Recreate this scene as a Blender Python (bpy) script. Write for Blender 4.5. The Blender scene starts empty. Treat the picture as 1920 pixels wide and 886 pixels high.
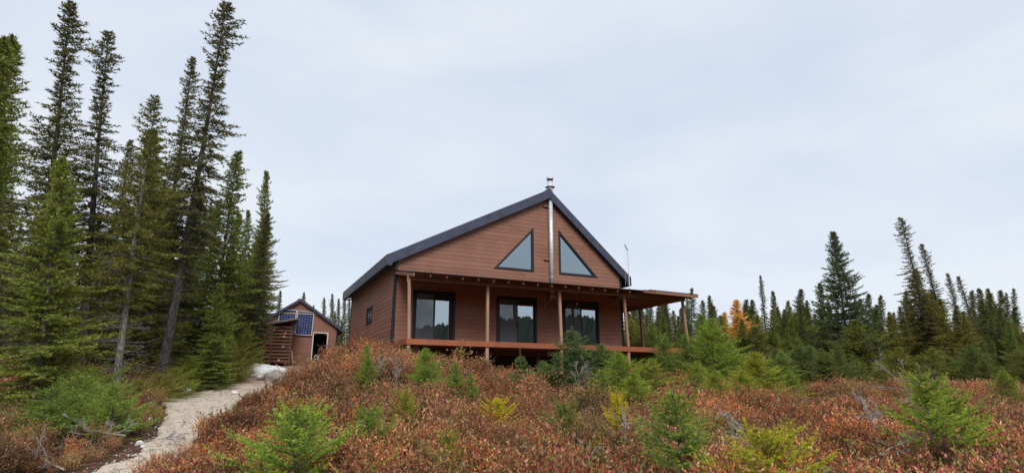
import bpy, bmesh, math, random
import numpy as np
from mathutils import Vector, Matrix, Quaternion, Euler, noise as mnoise
R = math.radians
sc = bpy.context.scene
C = sc.collection

# ------------------------------------------------------------------ camera
F_PX, PITCH, EYE = 1116.2, 0.254, 1.60          # focal length in photo pixels (1920 wide), upward tilt, eye height
cam_d = bpy.data.cameras.new('camera'); cam = bpy.data.objects.new('camera', cam_d); C.objects.link(cam)
cam_d.sensor_fit = 'HORIZONTAL'; cam_d.sensor_width = 36.0; cam_d.lens = F_PX / 1920 * 36.0
cam_d.clip_start = 0.1; cam_d.clip_end = 3000
cam.location = (0, 0, EYE); cam.rotation_euler = (math.pi / 2 + PITCH, 0, 0)
sc.camera = cam

# ------------------------------------------------------------------ world: overcast sky
SUN_EL, SUN_AZ = R(40), R(170)                   # azimuth clockwise from +Y (view direction): behind the camera, to the right
w = bpy.data.worlds.new('World'); sc.world = w; w.use_nodes = True
nt = w.node_tree; nt.nodes.clear()
def wn(t, **k):
    n = nt.nodes.new(t)
    for a, b in k.items(): setattr(n, a, b)
    return n
sky = wn('ShaderNodeTexSky', sky_type='NISHITA', sun_disc=False, sun_elevation=SUN_EL, sun_rotation=SUN_AZ)
bg1 = wn('ShaderNodeBackground'); bg1.inputs[1].default_value = 0.08
nt.links.new(sky.outputs[0], bg1.inputs[0])
tc = wn('ShaderNodeTexCoord')
mp = wn('ShaderNodeMapping'); mp.inputs['Scale'].default_value = (1.0, 1.0, 2.6); mp.inputs['Location'].default_value = (3.1, 0.4, 1.2)
nz = wn('ShaderNodeTexNoise'); nz.inputs['Scale'].default_value = 2.1; nz.inputs['Detail'].default_value = 7; nz.inputs['Roughness'].default_value = 0.5
nz.inputs['Distortion'].default_value = 0.35
rp = wn('ShaderNodeValToRGB'); rp.color_ramp.interpolation = 'EASE'
rp.color_ramp.elements[0].position = 0.30; rp.color_ramp.elements[0].color = (0.500, 0.560, 0.660, 1)
rp.color_ramp.elements[1].position = 0.68; rp.color_ramp.elements[1].color = (0.605, 0.640, 0.690, 1)
bg2 = wn('ShaderNodeBackground'); bg2.inputs[1].default_value = 1.0
nt.links.new(tc.outputs['Generated'], mp.inputs[0]); nt.links.new(mp.outputs[0], nz.inputs['Vector'])
nt.links.new(nz.outputs['Fac'], rp.inputs[0]); nt.links.new(rp.outputs[0], bg2.inputs[0])
mx = wn('ShaderNodeMixShader'); mx.inputs[0].default_value = 0.9
out = wn('ShaderNodeOutputWorld')
nt.links.new(bg1.outputs[0], mx.inputs[1]); nt.links.new(bg2.outputs[0], mx.inputs[2]); nt.links.new(mx.outputs[0], out.inputs[0])

sun_d = bpy.data.lights.new('sun', 'SUN'); sun_d.energy = 1.5; sun_d.angle = R(28); sun_d.color = (1.0, 0.96, 0.9)
sun = bpy.data.objects.new('sun', sun_d); C.objects.link(sun)
sd = Vector((math.sin(SUN_AZ) * math.cos(SUN_EL), math.cos(SUN_AZ) * math.cos(SUN_EL), math.sin(SUN_EL)))
sun.rotation_euler = (-sd).to_track_quat('-Z', 'Y').to_euler(); sun.location = sd * 60
sc.view_settings.view_transform = 'Standard'; sc.view_settings.look = 'None'; sc.view_settings.exposure = 0.5; sc.view_settings.gamma = 1.0
sc.view_settings.use_curve_mapping = False
sc.cycles.max_bounces = 6; sc.cycles.diffuse_bounces = 3; sc.cycles.glossy_bounces = 3; sc.cycles.transmission_bounces = 4
sc.cycles.transparent_max_bounces = 8; sc.cycles.caustics_reflective = False; sc.cycles.caustics_refractive = False

# ------------------------------------------------------------------ terrain height
def lerp(a, b, t): return a + (b - a) * t
def sstep(a, b, x):
    t = np.clip((x - a) / (b - a), 0, 1); return t * t * (3 - 2 * t)
PL = ([-700, -120, -20, 0, 8, 12, 16.7, 22.3, 31, 38, 55, 90, 200, 700], [-6, -4, -1.2, 0, 0, .10, .67, 1.37, 2.47, 3.25, 4.3, 6.0, 10, 22])
PC = ([-700, -120, -20, 0, 7, 10, 13, 17, 20.5, 23.5, 30, 38, 55, 90, 200, 700], [-6, -4, -1.2, 0, 0, .14, .66, 1.62, 2.50, 2.82, 2.85, 2.9, 3.8, 5.5, 10, 22])
PR = ([-700, -120, -20, 0, 8, 12, 17, 22, 30, 38, 60, 90, 200, 700], [-6, -4, -1.2, 0, 0, .10, .92, 1.56, 1.74, 1.86, 2.9, 4.9, 10, 22])
PQ = ([-700, -120, -20, 0, 8, 12, 17, 22, 30, 38, 60, 90, 200, 700], [-6, -4, -1.2, 0, 0, .06, .62, 1.0, 1.12, 1.22, 2.4, 4.6, 10, 22])
_rng = np.random.RandomState(7)
_wv = [( _rng.uniform(-1, 1) * k, _rng.uniform(-1, 1) * k, _rng.uniform(0, 6.28), a) for k, a in ((.25, .10), (.35, .09), (.6, .06), (.8, .05), (1.3, .035), (1.9, .025), (2.9, .014), (4.1, .01))]
def ground_np(x, y):
    x = np.asarray(x, float); y = np.asarray(y, float)
    yy = np.maximum(y, 4.0); u = x / yy
    wl = 1 - sstep(-.40, -.26, u); wr = sstep(-.245, .08, u); wc = np.clip(1 - wl - wr, 0, 1)
    z = wl * np.interp(y, *PL) + wc * np.interp(y, *PC) + wr * lerp(np.interp(y, *PR), np.interp(y, *PQ), sstep(.24, .46, u))
    n = 0
    for a, b, c, d in _wv: n = n + d * np.sin(a * x + b * y + c)
    z = z + n * 0.8 * sstep(2, 8, np.hypot(x, y))
    return z
def gz(x, y): return float(ground_np(x, y))

# photo pixel -> direction / ground
cp_, sp_ = math.cos(PITCH), math.sin(PITCH)
def ray(px, py):
    a, b = (px - 960) / F_PX, (py - 443) / F_PX
    return Vector((a, cp_ + b * sp_, sp_ - b * cp_))
def hit(px, py, far=90):
    d = ray(px, py); t = 4.0
    while t < far:
        p = d * t
        if p.z + EYE <= gz(p.x, p.y): return Vector((p.x, p.y, gz(p.x, p.y)))
        t += 0.05
    p = d * far; return Vector((p.x, p.y, gz(p.x, p.y)))
def at_depth(px, dep):
    x = 0
    for _ in range(8):
        z = gz(x, dep); x = (px - 960) / F_PX * (dep * cp_ + (z - EYE) * sp_)
    return Vector((x, dep, gz(x, dep)))
def top_at(px, py, dep):
    d = ray(px, py); p = d * (dep / d.y); return Vector((p.x, p.y, p.z + EYE))

# ------------------------------------------------------------------ materials
def mat(name): 
    m = bpy.data.materials.new(name); m.use_nodes = True; m.node_tree.nodes.clear(); return m
class N:
    def __init__(s, m): s.t = m.node_tree
    def n(s, ty, **k):
        o = s.t.nodes.new(ty)
        for a, b in k.items(): setattr(o, a, b)
        return o
    def l(s, a, b): s.t.links.new(a, b)
    def noise(s, scale, detail=4, vec=None, rough=.55):
        o = s.n('ShaderNodeTexNoise'); o.inputs['Scale'].default_value = scale; o.inputs['Detail'].default_value = detail; o.inputs['Roughness'].default_value = rough
        if vec is not None: s.l(vec, o.inputs['Vector'])
        return o
    def ramp(s, fac, stops):
        o = s.n('ShaderNodeValToRGB'); e = o.color_ramp.elements
        while len(e) < len(stops): e.new(.5)
        for i, (p, c) in enumerate(stops): e[i].position = p; e[i].color = (*c, 1)
        s.l(fac, o.inputs[0]); return o
    def mix(s, fac, a, b, mode='MIX'):
        o = s.n('ShaderNodeMix', data_type='RGBA', blend_type=mode)
        for v, i in ((fac, 0), (a, 6), (b, 7)):
            if isinstance(v, (int, float)): o.inputs[i].default_value = v
            elif isinstance(v, tuple): o.inputs[i].default_value = (*v, 1)
            else: s.l(v, o.inputs[i])
        return o.outputs[2]
    def math(s, op, a, b):
        o = s.n('ShaderNodeMath', operation=op)
        for v, i in ((a, 0), (b, 1)):
            if isinstance(v, (int, float)): o.inputs[i].default_value = v
            else: s.l(v, o.inputs[i])
        return o.outputs[0]
    def bsdf(s, col, rough=.7, spec=.3, metal=0, bump=None, bstr=.3, bdist=.02):
        b = s.n('ShaderNodeBsdfPrincipled')
        if isinstance(col, tuple): b.inputs['Base Color'].default_value = (*col, 1)
        else: s.l(col, b.inputs['Base Color'])
        if isinstance(rough, (int, float)): b.inputs['Roughness'].default_value = rough
        else: s.l(rough, b.inputs['Roughness'])
        b.inputs['Specular IOR Level'].default_value = spec; b.inputs['Metallic'].default_value = metal
        if bump is not None:
            u = s.n('ShaderNodeBump'); u.inputs['Strength'].default_value = bstr; u.inputs['Distance'].default_value = bdist
            s.l(bump, u.inputs['Height']); s.l(u.outputs[0], b.inputs['Normal'])
        return b
    def out(s, sh):
        o = s.n('ShaderNodeOutputMaterial'); s.l(sh.outputs[0], o.inputs[0])
def wood_mat(name, c0, c1, stretch=(1, 1, 1), scale=6, rough=.75, var=.25, bstr=.25):
    m = mat(name); q = N(m)
    tc = q.n('ShaderNodeTexCoord'); mp = q.n('ShaderNodeMapping'); mp.inputs['Scale'].default_value = stretch
    oi = q.n('ShaderNodeObjectInfo'); q.l(tc.outputs['Object'], mp.inputs[0])
    off = q.n('ShaderNodeVectorMath', operation='ADD'); q.l(mp.outputs[0], off.inputs[0]); q.l(oi.outputs['Random'], off.inputs[1])
    nz = q.noise(scale, 6, off.outputs[0]); r = q.ramp(nz.outputs[0], [(.3, c0), (.7, c1)])
    v = q.math('MULTIPLY_ADD', oi.outputs['Random'], var); v.node.inputs[2].default_value = 1 - var * .5
    big = q.noise(1.1, 3, tc.outputs['Object']); bv = q.math('MULTIPLY_ADD', big.outputs[0], .5); bv.node.inputs[2].default_value = .75
    hs = q.n('ShaderNodeHueSaturation'); q.l(r.outputs[0], hs.inputs['Color']); q.l(q.math('MULTIPLY', v, bv), hs.inputs['Value'])
    q.out(q.bsdf(hs.outputs[0], rough, .25, 0, nz.outputs[0], bstr, .004)); return m
M = {}
M['siding'] = wood_mat('siding', (.24, .116, .080), (.352, .172, .118), (1.2, 1.2, 26), 5, .6, .16, .2)
M['siding_side'] = M['siding']
M['lumber'] = wood_mat('lumber', (.33, .19, .13), (.50, .31, .22), (9, 9, 1), 4, .75, .3)
M['lumber_x'] = wood_mat('lumber_x', (.25, .125, .078), (.39, .205, .135), (1, 9, 9), 4, .75, .3)
M['rim'] = wood_mat('rim', (.28, .088, .043), (.41, .138, .068), (1, 9, 14), 4, .6, .2)
M['greywood'] = wood_mat('greywood', (.11, .085, .065), (.24, .19, .15), (2, 2, 2), 7, .85, .35)
M['slat'] = wood_mat('slat', (.12, .058, .036), (.22, .11, .07), (1, 9, 9), 4, .8, .35)
M['backing'] = wood_mat('backing', (.07, .032, .024), (.10, .05, .036), (1, 1, 1), 5, .9, .1)
M['cut'] = wood_mat('cut', (.45, .30, .17), (.62, .45, .28), (1, 1, 1), 12, .8, .2)
def plain(name, col, rough=.5, spec=.4, metal=0, nscale=14, namp=.25):
    m = mat(name); q = N(m); tc = q.n('ShaderNodeTexCoord'); nz = q.noise(nscale, 5, tc.outputs['Object'])
    r = q.ramp(nz.outputs[0], [(.3, tuple(c * (1 - namp) for c in col)), (.7, tuple(min(1, c * (1 + namp)) for c in col))])
    rr = q.math('MULTIPLY_ADD', nz.outputs[0], .25); rr.node.inputs[2].default_value = max(.05, rough - .12)
    q.out(q.bsdf(r.outputs[0], rr, spec, metal, nz.outputs[0], .08, .003)); return m
M['fascia'] = plain('fascia', (.048, .056, .095), .42, .5, 0, 3, .3)
M['roof'] = plain('roof', (.030, .033, .045), .45, .5, 0, 2, .2)
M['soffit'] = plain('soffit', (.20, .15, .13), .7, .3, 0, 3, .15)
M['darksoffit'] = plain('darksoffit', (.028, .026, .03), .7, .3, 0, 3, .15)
M['frame'] = plain('frame', (.016, .016, .020), .45, .4, 0, 4, .2)
M['steel'] = plain('steel', (.74, .75, .78), .4, .5, .25, 3, .12)
M['white'] = plain('white', (.72, .72, .71), .55, .4, 0, 5, .08)
M['alu'] = plain('alu', (.60, .61, .63), .4, .5, .6, 5, .08)
M['tin'] = plain('tin', (.13, .12, .125), .5, .4, .4, 6, .3)
M['tin_under'] = plain('tin_under', (.30, .29, .28), .6, .3, .2, 4, .3)
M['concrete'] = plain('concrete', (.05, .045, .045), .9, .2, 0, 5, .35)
M['interior'] = plain('interior', (.10, .07, .05), .9, .1, 0, 2, .3)
M['interior_pale'] = plain('interior_pale', (.34, .25, .16), .8, .2, 0, 2, .2)
M['blind'] = plain('blind', (.26, .19, .115), .9, .1, 0, 30, .3)
M['cloth'] = plain('cloth', (.09, .06, .05), .9, .1, 0, 9, .3)
M['black'] = plain('black', (.012, .012, .013), .6, .3)
def rock_mat(name, c0, c1, c2):
    m = mat(name); q = N(m); tc = q.n('ShaderNodeTexCoord'); a = q.noise(3.2, 8, tc.outputs['Object'], .65); b = q.noise(38, 3, tc.outputs['Object'])
    r = q.ramp(a.outputs[0], [(.32, c0), (.5, c1), (.68, c2)]); c = q.mix(.35, r.outputs[0], q.ramp(b.outputs[0], [(.35, c0), (.6, c2)]).outputs[0], 'MIX')
    q.out(q.bsdf(c, .85, .25, 0, a.outputs[0], .5, .03)); return m
M['rock'] = rock_mat('rock', (.48, .47, .46), (.74, .73, .72), (.86, .86, .86))
M['rock_grey'] = rock_mat('rock_grey', (.14, .13, .12), (.32, .30, .28), (.5, .48, .46))
M['pebble'] = rock_mat('pebble', (.26, .22, .18), (.45, .40, .35), (.6, .57, .53))
def glass_mat(name, refl, tint, trans, rough=.012):
    m = mat(name); q = N(m); g = q.n('ShaderNodeBsdfGlossy'); g.inputs[0].default_value = (*tint, 1); g.inputs['Roughness'].default_value = rough
    t = q.n('ShaderNodeBsdfTransparent'); t.inputs[0].default_value = (*trans, 1)
    fr = q.n('ShaderNodeLayerWeight'); fr.inputs[0].default_value = .35
    f = q.math('MULTIPLY_ADD', fr.outputs[1], .5); f.node.inputs[2].default_value = refl
    tc = q.n('ShaderNodeTexCoord'); nz = q.noise(1.3, 2, tc.outputs['Object']); u = q.n('ShaderNodeBump'); u.inputs['Strength'].default_value = .03; u.inputs['Distance'].default_value = .02
    q.l(nz.outputs[0], u.inputs['Height']); q.l(u.outputs[0], g.inputs['Normal'])
    x = q.n('ShaderNodeMixShader'); q.l(f, x.inputs[0]); q.l(t.outputs[0], x.inputs[1]); q.l(g.outputs[0], x.inputs[2]); q.out(x); return m
M['glass'] = glass_mat('glass', .42, (.80, .92, 1.0), (.42, .44, .45))
M['glass_gable'] = glass_mat('glass_gable', .30, (.74, .90, 1.0), (.25, .27, .28))
def screen_mat():
    m = mat('screen'); q = N(m); d = q.n('ShaderNodeBsdfDiffuse'); d.inputs[0].default_value = (.22, .24, .28, 1); t = q.n('ShaderNodeBsdfTransparent')
    tc = q.n('ShaderNodeTexCoord'); nz = q.noise(1.1, 2, tc.outputs['Object']); f = q.math('MULTIPLY_ADD', nz.outputs[0], .22); f.node.inputs[2].default_value = .22
    x = q.n('ShaderNodeMixShader'); q.l(f, x.inputs[0]); q.l(t.outputs[0], x.inputs[1]); q.l(d.outputs[0], x.inputs[2]); q.out(x); return m
M['screen'] = screen_mat()
def cell_mat():
    m = mat('solar_cell'); q = N(m); oi = q.n('ShaderNodeObjectInfo')
    r = q.ramp(oi.outputs['Random'], [(0, (.010, .022, .10)), (1, (.018, .036, .15))]); q.out(q.bsdf(r.outputs[0], .4, .25)); return m
M['cell'] = cell_mat()
def foliage(name, jit=.55, transl=.3, spec=.25):
    # colour of the plant comes from the object's own colour; every needle tuft varies a little round it
    m = mat(name); q = N(m); oi = q.n('ShaderNodeObjectInfo'); ge = q.n('ShaderNodeNewGeometry')
    hs = q.n('ShaderNodeHueSaturation'); sa = q.n('ShaderNodeAttribute', attribute_name='shoot')
    q.l(q.mix(1.0, oi.outputs['Color'], q.mix(sa.outputs['Fac'], (.62, .66, .80), (1.75, 1.52, 1.0)), 'MULTIPLY'), hs.inputs['Color'])
    v = q.math('MULTIPLY_ADD', ge.outputs['Random Per Island'], jit); v.node.inputs[2].default_value = 1 - jit * .5
    tc = q.n('ShaderNodeTexCoord'); nz = q.noise(1.3, 3, tc.outputs['Object']); h = q.math('MULTIPLY_ADD', nz.outputs[0], .10); h.node.inputs[2].default_value = .445
    nv = q.math('MULTIPLY_ADD', nz.outputs[0], .9); nv.node.inputs[2].default_value = .55
    q.l(h, hs.inputs['Hue']); q.l(q.math('MULTIPLY', v, nv), hs.inputs['Value'])
    d = q.bsdf(hs.outputs[0], .6, spec); t = q.n('ShaderNodeBsdfTranslucent'); q.l(hs.outputs[0], t.inputs[0])
    x = q.n('ShaderNodeMixShader'); x.inputs[0].default_value = transl; q.l(d.outputs[0], x.inputs[1]); q.l(t.outputs[0], x.inputs[2]); q.out(x); return m
M['needle'] = foliage('needle', .7, .38)
M['leaf'] = foliage('leaf', .5, .35)
def bark_mat(name, c0, c1, c2):
    m = mat(name); q = N(m); tc = q.n('ShaderNodeTexCoord'); mp = q.n('ShaderNodeMapping'); mp.inputs['Scale'].default_value = (1, 1, .35); q.l(tc.outputs['Object'], mp.inputs[0])
    a = q.noise(16, 6, mp.outputs[0], .65); r = q.ramp(a.outputs[0], [(.33, c0), (.52, c1), (.68, c2)]); q.out(q.bsdf(r.outputs[0], .9, .15, 0, a.outputs[0], .8, .03)); return m
M['bark'] = bark_mat('bark', (.045, .038, .033), (.12, .105, .095), (.24, .225, .205))
M['bark_pale'] = bark_mat('bark_pale', (.10, .09, .08), (.24, .22, .20), (.42, .40, .37))
M['deadwood'] = bark_mat('deadwood', (.19, .17, .155), (.36, .34, .32), (.52, .50, .48))
def heath_leaf():
    m = mat('heath_leaf'); q = N(m); ge = q.n('ShaderNodeNewGeometry'); at = q.n('ShaderNodeAttribute', attribute_type='INSTANCER', attribute_name='hue')
    a2 = q.n('ShaderNodeAttribute', attribute_type='INSTANCER', attribute_name='tone')
    r = ge.outputs['Random Per Island']
    rust = q.ramp(r, [(0, (.16, .045, .030)), (.22, (.34, .095, .052)), (.46, (.52, .175, .082)), (.66, (.64, .30, .13)), (.78, (.70, .44, .31)), (.80, (.17, .19, .05)), (1, (.28, .26, .07))])
    purp = q.ramp(r, [(0, (.12, .055, .045)), (.3, (.29, .115, .080)), (.56, (.43, .19, .130)), (.70, (.58, .36, .28)), (.72, (.14, .17, .045)), (1, (.27, .25, .07))])
    oliv = q.ramp(r, [(0, (.07, .09, .025)), (.4, (.13, .16, .036)), (.7, (.24, .23, .055)), (.88, (.36, .19, .065)), (1, (.42, .36, .10))])
    c1 = q.mix(q.n_clip(at.outputs['Fac'], 0, .5), rust.outputs[0], purp.outputs[0]); c = q.mix(q.n_clip(at.outputs['Fac'], .5, 1), c1, oliv.outputs[0])
    hs = q.n('ShaderNodeHueSaturation'); q.l(c, hs.inputs['Color']); q.l(a2.outputs['Fac'], hs.inputs['Value']); hs.inputs['Saturation'].default_value = 1.04
    d = q.bsdf(hs.outputs[0], .55, .3); t = q.n('ShaderNodeBsdfTranslucent'); q.l(hs.outputs[0], t.inputs[0])
    x = q.n('ShaderNodeMixShader'); x.inputs[0].default_value = .42; q.l(d.outputs[0], x.inputs[1]); q.l(t.outputs[0], x.inputs[2]); q.out(x); return m
def _clip(s, f, a, b):
    o = s.n('ShaderNodeMapRange', clamp=True); s.l(f, o.inputs[0]); o.inputs[1].default_value = a; o.inputs[2].default_value = b; return o.outputs[0]
N.n_clip = _clip
M['heath_leaf'] = heath_leaf()
M['straw'] = plain('straw', (.36, .28, .15), .8, .2, 0, 9, .4)
M['heath_stem'] = plain('heath_stem', (.075, .05, .04), .85, .2, 0, 20, .5)
def ground_mat():
    m = mat('ground'); q = N(m); ge = q.n('ShaderNodeNewGeometry'); p = ge.outputs['Position']
    a = q.noise(.5, 6, p); b = q.noise(7, 6, p, .65); c = q.noise(40, 4, p)
    r1 = q.ramp(b.outputs[0], [(.3, (.06, .036, .026)), (.5, (.14, .075, .05)), (.7, (.26, .14, .09))])
    r2 = q.ramp(b.outputs[0], [(.3, (.025, .028, .010)), (.6, (.07, .075, .022)), (.75, (.13, .10, .04))])
    col = q.mix(q.n_clip(a.outputs[0], .58, .72), r1.outputs[0], r2.outputs[0])
    col = q.mix(.5, col, q.ramp(c.outputs[0], [(.3, (.3, .3, .3)), (.7, (1, 1, 1))]).outputs[0], 'MULTIPLY')
    q.out(q.bsdf(col, .95, .1, 0, b.outputs[0], .9, .08)); return m
M['ground'] = ground_mat()
def path_mat():
    m = mat('path'); q = N(m); ge = q.n('ShaderNodeNewGeometry'); p = ge.outputs['Position']
    a = q.noise(.8, 5, p); b = q.noise(22, 6, p, .7); c = q.noise(90, 3, p); d = q.noise(4.5, 5, p, .6)
    r = q.ramp(b.outputs[0], [(.28, (.44, .34, .24)), (.45, (.66, .555, .43)), (.62, (.78, .685, .565)), (.8, (.84, .78, .70))])
    pk = q.ramp(b.outputs[0], [(.3, (.42, .28, .21)), (.7, (.68, .52, .42))])
    sx = q.n('ShaderNodeSeparateXYZ'); q.l(p, sx.inputs[0])
    col = q.mix(q.n_clip(sx.outputs[1], 23.5, 27), r.outputs[0], pk.outputs[0])
    col = q.mix(q.n_clip(d.outputs[0], .56, .70), col, (.30, .22, .15))
    col = q.mix(.45, col, q.ramp(c.outputs[0], [(.35, (.5, .48, .46)), (.65, (1, 1, 1))]).outputs[0], 'MULTIPLY')
    q.out(q.bsdf(col, .95, .15, 0, b.outputs[0], .8, .03)); return m
M['path'] = path_mat()
M['far_hill'] = plain('far_hill', (.022, .032, .018), .95, .1, 0, .4, .5)

# ------------------------------------------------------------------ mesh helpers
def link(o, parent=None):
    C.objects.link(o)
    if parent is not None: o.parent = parent
    return o
def mesh_np(name, V, T, mats, smooth=False, mi=None):
    """V (n,3), T (m,k) faces of equal size, or list of such"""
    me = bpy.data.meshes.new(name); Ts = T if isinstance(T, list) else [T]
    V = np.asarray(V, np.float32); me.vertices.add(len(V)); me.vertices.foreach_set('co', V.ravel())
    nl = sum(t.size for t in Ts); npo = sum(len(t) for t in Ts)
    me.loops.add(nl); me.loops.foreach_set('vertex_index', np.concatenate([t.ravel() for t in Ts]).astype(np.int32))
    me.polygons.add(npo)
    st = []; s = 0
    for t in Ts:
        st.append(s + np.arange(len(t)) * t.shape[1]); s += t.size
    me.polygons.foreach_set('loop_start', np.concatenate(st).astype(np.int32))
    if smooth: me.polygons.foreach_set('use_smooth', np.ones(npo, bool))
    if mi is not None: me.polygons.foreach_set('material_index', np.asarray(mi, np.int32))
    me.update(calc_edges=True); me.validate()
    for k in (mats if isinstance(mats, (list, tuple)) else [mats]): me.materials.append(M[k])
    return me
def empty(name, loc, rz=0):
    o = bpy.data.objects.new(name, None); o.empty_display_size = .3; o.location = loc; o.rotation_euler = (0, 0, rz); C.objects.link(o); return o
def tag(o, label, cat=None, group=None, kind=None):
    if label: o['label'] = label
    if cat: o['category'] = cat
    if group: o['group'] = group
    if kind: o['kind'] = kind
    return o
class MB:
    def __init__(s, dz=0): s.v = []; s.f = []; s.dz = dz
    def add(s, vs, fs):
        b = len(s.v); s.v += [(x, y, z + s.dz) for x, y, z in vs]; s.f += [tuple(i + b for i in f) for f in fs]; return s
    def box(s, x0, x1, y0, y1, z0, z1):
        return s.add([(x0, y0, z0), (x1, y0, z0), (x1, y1, z0), (x0, y1, z0), (x0, y0, z1), (x1, y0, z1), (x1, y1, z1), (x0, y1, z1)],
                     [(0, 3, 2, 1), (4, 5, 6, 7), (0, 1, 5, 4), (1, 2, 6, 5), (2, 3, 7, 6), (3, 0, 4, 7)])
    def prism(s, poly, axis, a0, a1):
        """poly: (u,v) list; axis 'y' -> (u,a,v); 'x' -> (a,u,v); 'z' -> (u,v,a)"""
        f = {'y': lambda u, v, a: (u, a, v), 'x': lambda u, v, a: (a, u, v), 'z': lambda u, v, a: (u, v, a)}[axis]
        n = len(poly); vs = [f(u, v, a0) for u, v in poly] + [f(u, v, a1) for u, v in poly]
        fs = [tuple(range(n)), tuple(range(2 * n - 1, n - 1, -1))] + [(i, i + n, (i + 1) % n + n, (i + 1) % n) for i in range(n)]
        return s.add(vs, fs)
    def bar(s, p, q, w, h, up=(0, 0, 1)):
        p, q = Vector(p), Vector(q); d = (q - p).normalized(); r = d.cross(Vector(up)).normalized(); u = r.cross(d)
        vs = [tuple(c + r * a * w / 2 + u * b * h / 2) for c in (p, q) for a, b in ((-1, -1), (1, -1), (1, 1), (-1, 1))]
        return s.add(vs, [(0, 1, 2, 3), (7, 6, 5, 4), (0, 4, 5, 1), (1, 5, 6, 2), (2, 6, 7, 3), (3, 7, 4, 0)])
    def tube(s, pts, rad, n=8, cap=True):
        pts = [Vector(p) for p in pts]; rs = rad if isinstance(rad, (list, tuple)) else [rad] * len(pts); vs = []; fs = []
        for i, p in enumerate(pts):
            d = (pts[min(i + 1, len(pts) - 1)] - pts[max(i - 1, 0)]).normalized()
            a = d.cross(Vector((.31, .17, .93)) if abs(d.z) < .9 else Vector((1, 0, 0))).normalized(); b = d.cross(a)
            for k in range(n):
                t = 2 * math.pi * k / n; vs.append(tuple(p + (a * math.cos(t) + b * math.sin(t)) * rs[i]))
        for i in range(len(pts) - 1):
            for k in range(n): fs.append((i * n + k, i * n + (k + 1) % n, (i + 1) * n + (k + 1) % n, (i + 1) * n + k))
        if cap: fs += [tuple(range(n - 1, -1, -1)), tuple((len(pts) - 1) * n + k for k in range(n))]
        return s.add(vs, fs)
    def mesh(s, name, mt, smooth=False):
        me = bpy.data.meshes.new(name); me.from_pydata(s.v, [], s.f); me.materials.append(M[mt])
        b = bmesh.new(); b.from_mesh(me); bmesh.ops.recalc_face_normals(b, faces=b.faces); b.to_mesh(me); b.free()
        if smooth:
            for p in me.polygons: p.use_smooth = True
        return me
    def build(s, name, mt, parent=None, smooth=False, bevel=0):
        o = bpy.data.objects.new(name, s.mesh(name, mt, smooth)); link(o, parent)
        if bevel:
            m = o.modifiers.new('bevel', 'BEVEL'); m.width = bevel; m.segments = 1; m.limit_method = 'ANGLE'
        return o

# ------------------------------------------------------------------ the path line (from the photograph's left and right edge)
edge_l = [(188, 882), (264, 849), (300, 813), (333, 782), (343, 757), (360, 740), (400, 728), (448, 722), (500, 712)]
edge_r = [(305, 884), (335, 849), (368, 805), (400, 782), (418, 767), (440, 756), (478, 746), (520, 738), (545, 722)]
PATH = []
for a, b in zip(edge_l, edge_r):
    p, q = hit(*a), hit(*b); PATH.append(((p + q) / 2, max(.55, (p - q).length / 2 + .18)))
p0, p1 = PATH[0][0], PATH[1][0]
ext = (p0 - p1).normalized()
PATH = [(p0 + ext * 9, .9), (p0 + ext * 4.5, .85), (p0 + ext * 2, .8)] + PATH
SHED = at_depth(553, 38.0)
PATH += [(Vector((lerp(PATH[-1][0].x, SHED.x, t), lerp(PATH[-1][0].y, SHED.y - 1.2, t), 0)), lerp(PATH[-1][1], 1.9, t)) for t in (.35, .7, 1.0)]
def smooth_path(P, n=9):
    out = []
    for i in range(len(P) - 1):
        a = P[max(i - 1, 0)]; b = P[i]; c = P[i + 1]; d = P[min(i + 2, len(P) - 1)]
        for k in range(n):
            t = k / n
            def cr(a, b, c, d): return .5 * ((2 * b) + (c - a) * t + (2 * a - 5 * b + 4 * c - d) * t * t + (3 * b - a - 3 * c + d) * t ** 3)
            out.append((cr(a[0].x, b[0].x, c[0].x, d[0].x), cr(a[0].y, b[0].y, c[0].y, d[0].y), lerp(b[1], c[1], t)))
    out.append((P[-1][0].x, P[-1][0].y, P[-1][1])); return np.array(out)
PP = smooth_path(PATH)
def path_dist(x, y):
    """distance to the path's edge (negative inside)"""
    x = np.atleast_1d(np.asarray(x, float)); y = np.atleast_1d(np.asarray(y, float)); best = np.full(x.shape, 1e9)
    for px, py, hw in PP: best = np.minimum(best, np.hypot(x - px, y - py) - hw)
    return best

# ------------------------------------------------------------------ ground sheet
def build_ground():
    n = 300; s = np.linspace(-1, 1, n); k = 6.2
    ax = np.sinh(k * s) / np.sinh(k) * 650
    X, Y = np.meshgrid(ax, ax + 17); X = X.ravel(); Y = Y.ravel(); Z = ground_np(X, Y)
    near = np.hypot(X, Y - 20) < 40
    d = np.full(X.shape, 9.0); d[near] = path_dist(X[near], Y[near]); Z = Z - .09 * (1 - sstep(-.5, .25, d))
    r = np.random.RandomState(3); Z = Z + r.uniform(-.02, .02, Z.shape) * near
    i = np.arange(n * n).reshape(n, n); T = np.stack([i[:-1, :-1], i[:-1, 1:], i[1:, 1:], i[1:, :-1]], -1).reshape(-1, 4)
    o = bpy.data.objects.new('ground', mesh_np('ground', np.stack([X, Y, Z], 1), T, 'ground', True)); link(o)
    tag(o, 'dark peaty sloping ground under the shrubs', None, None, 'structure')
build_ground()
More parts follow.
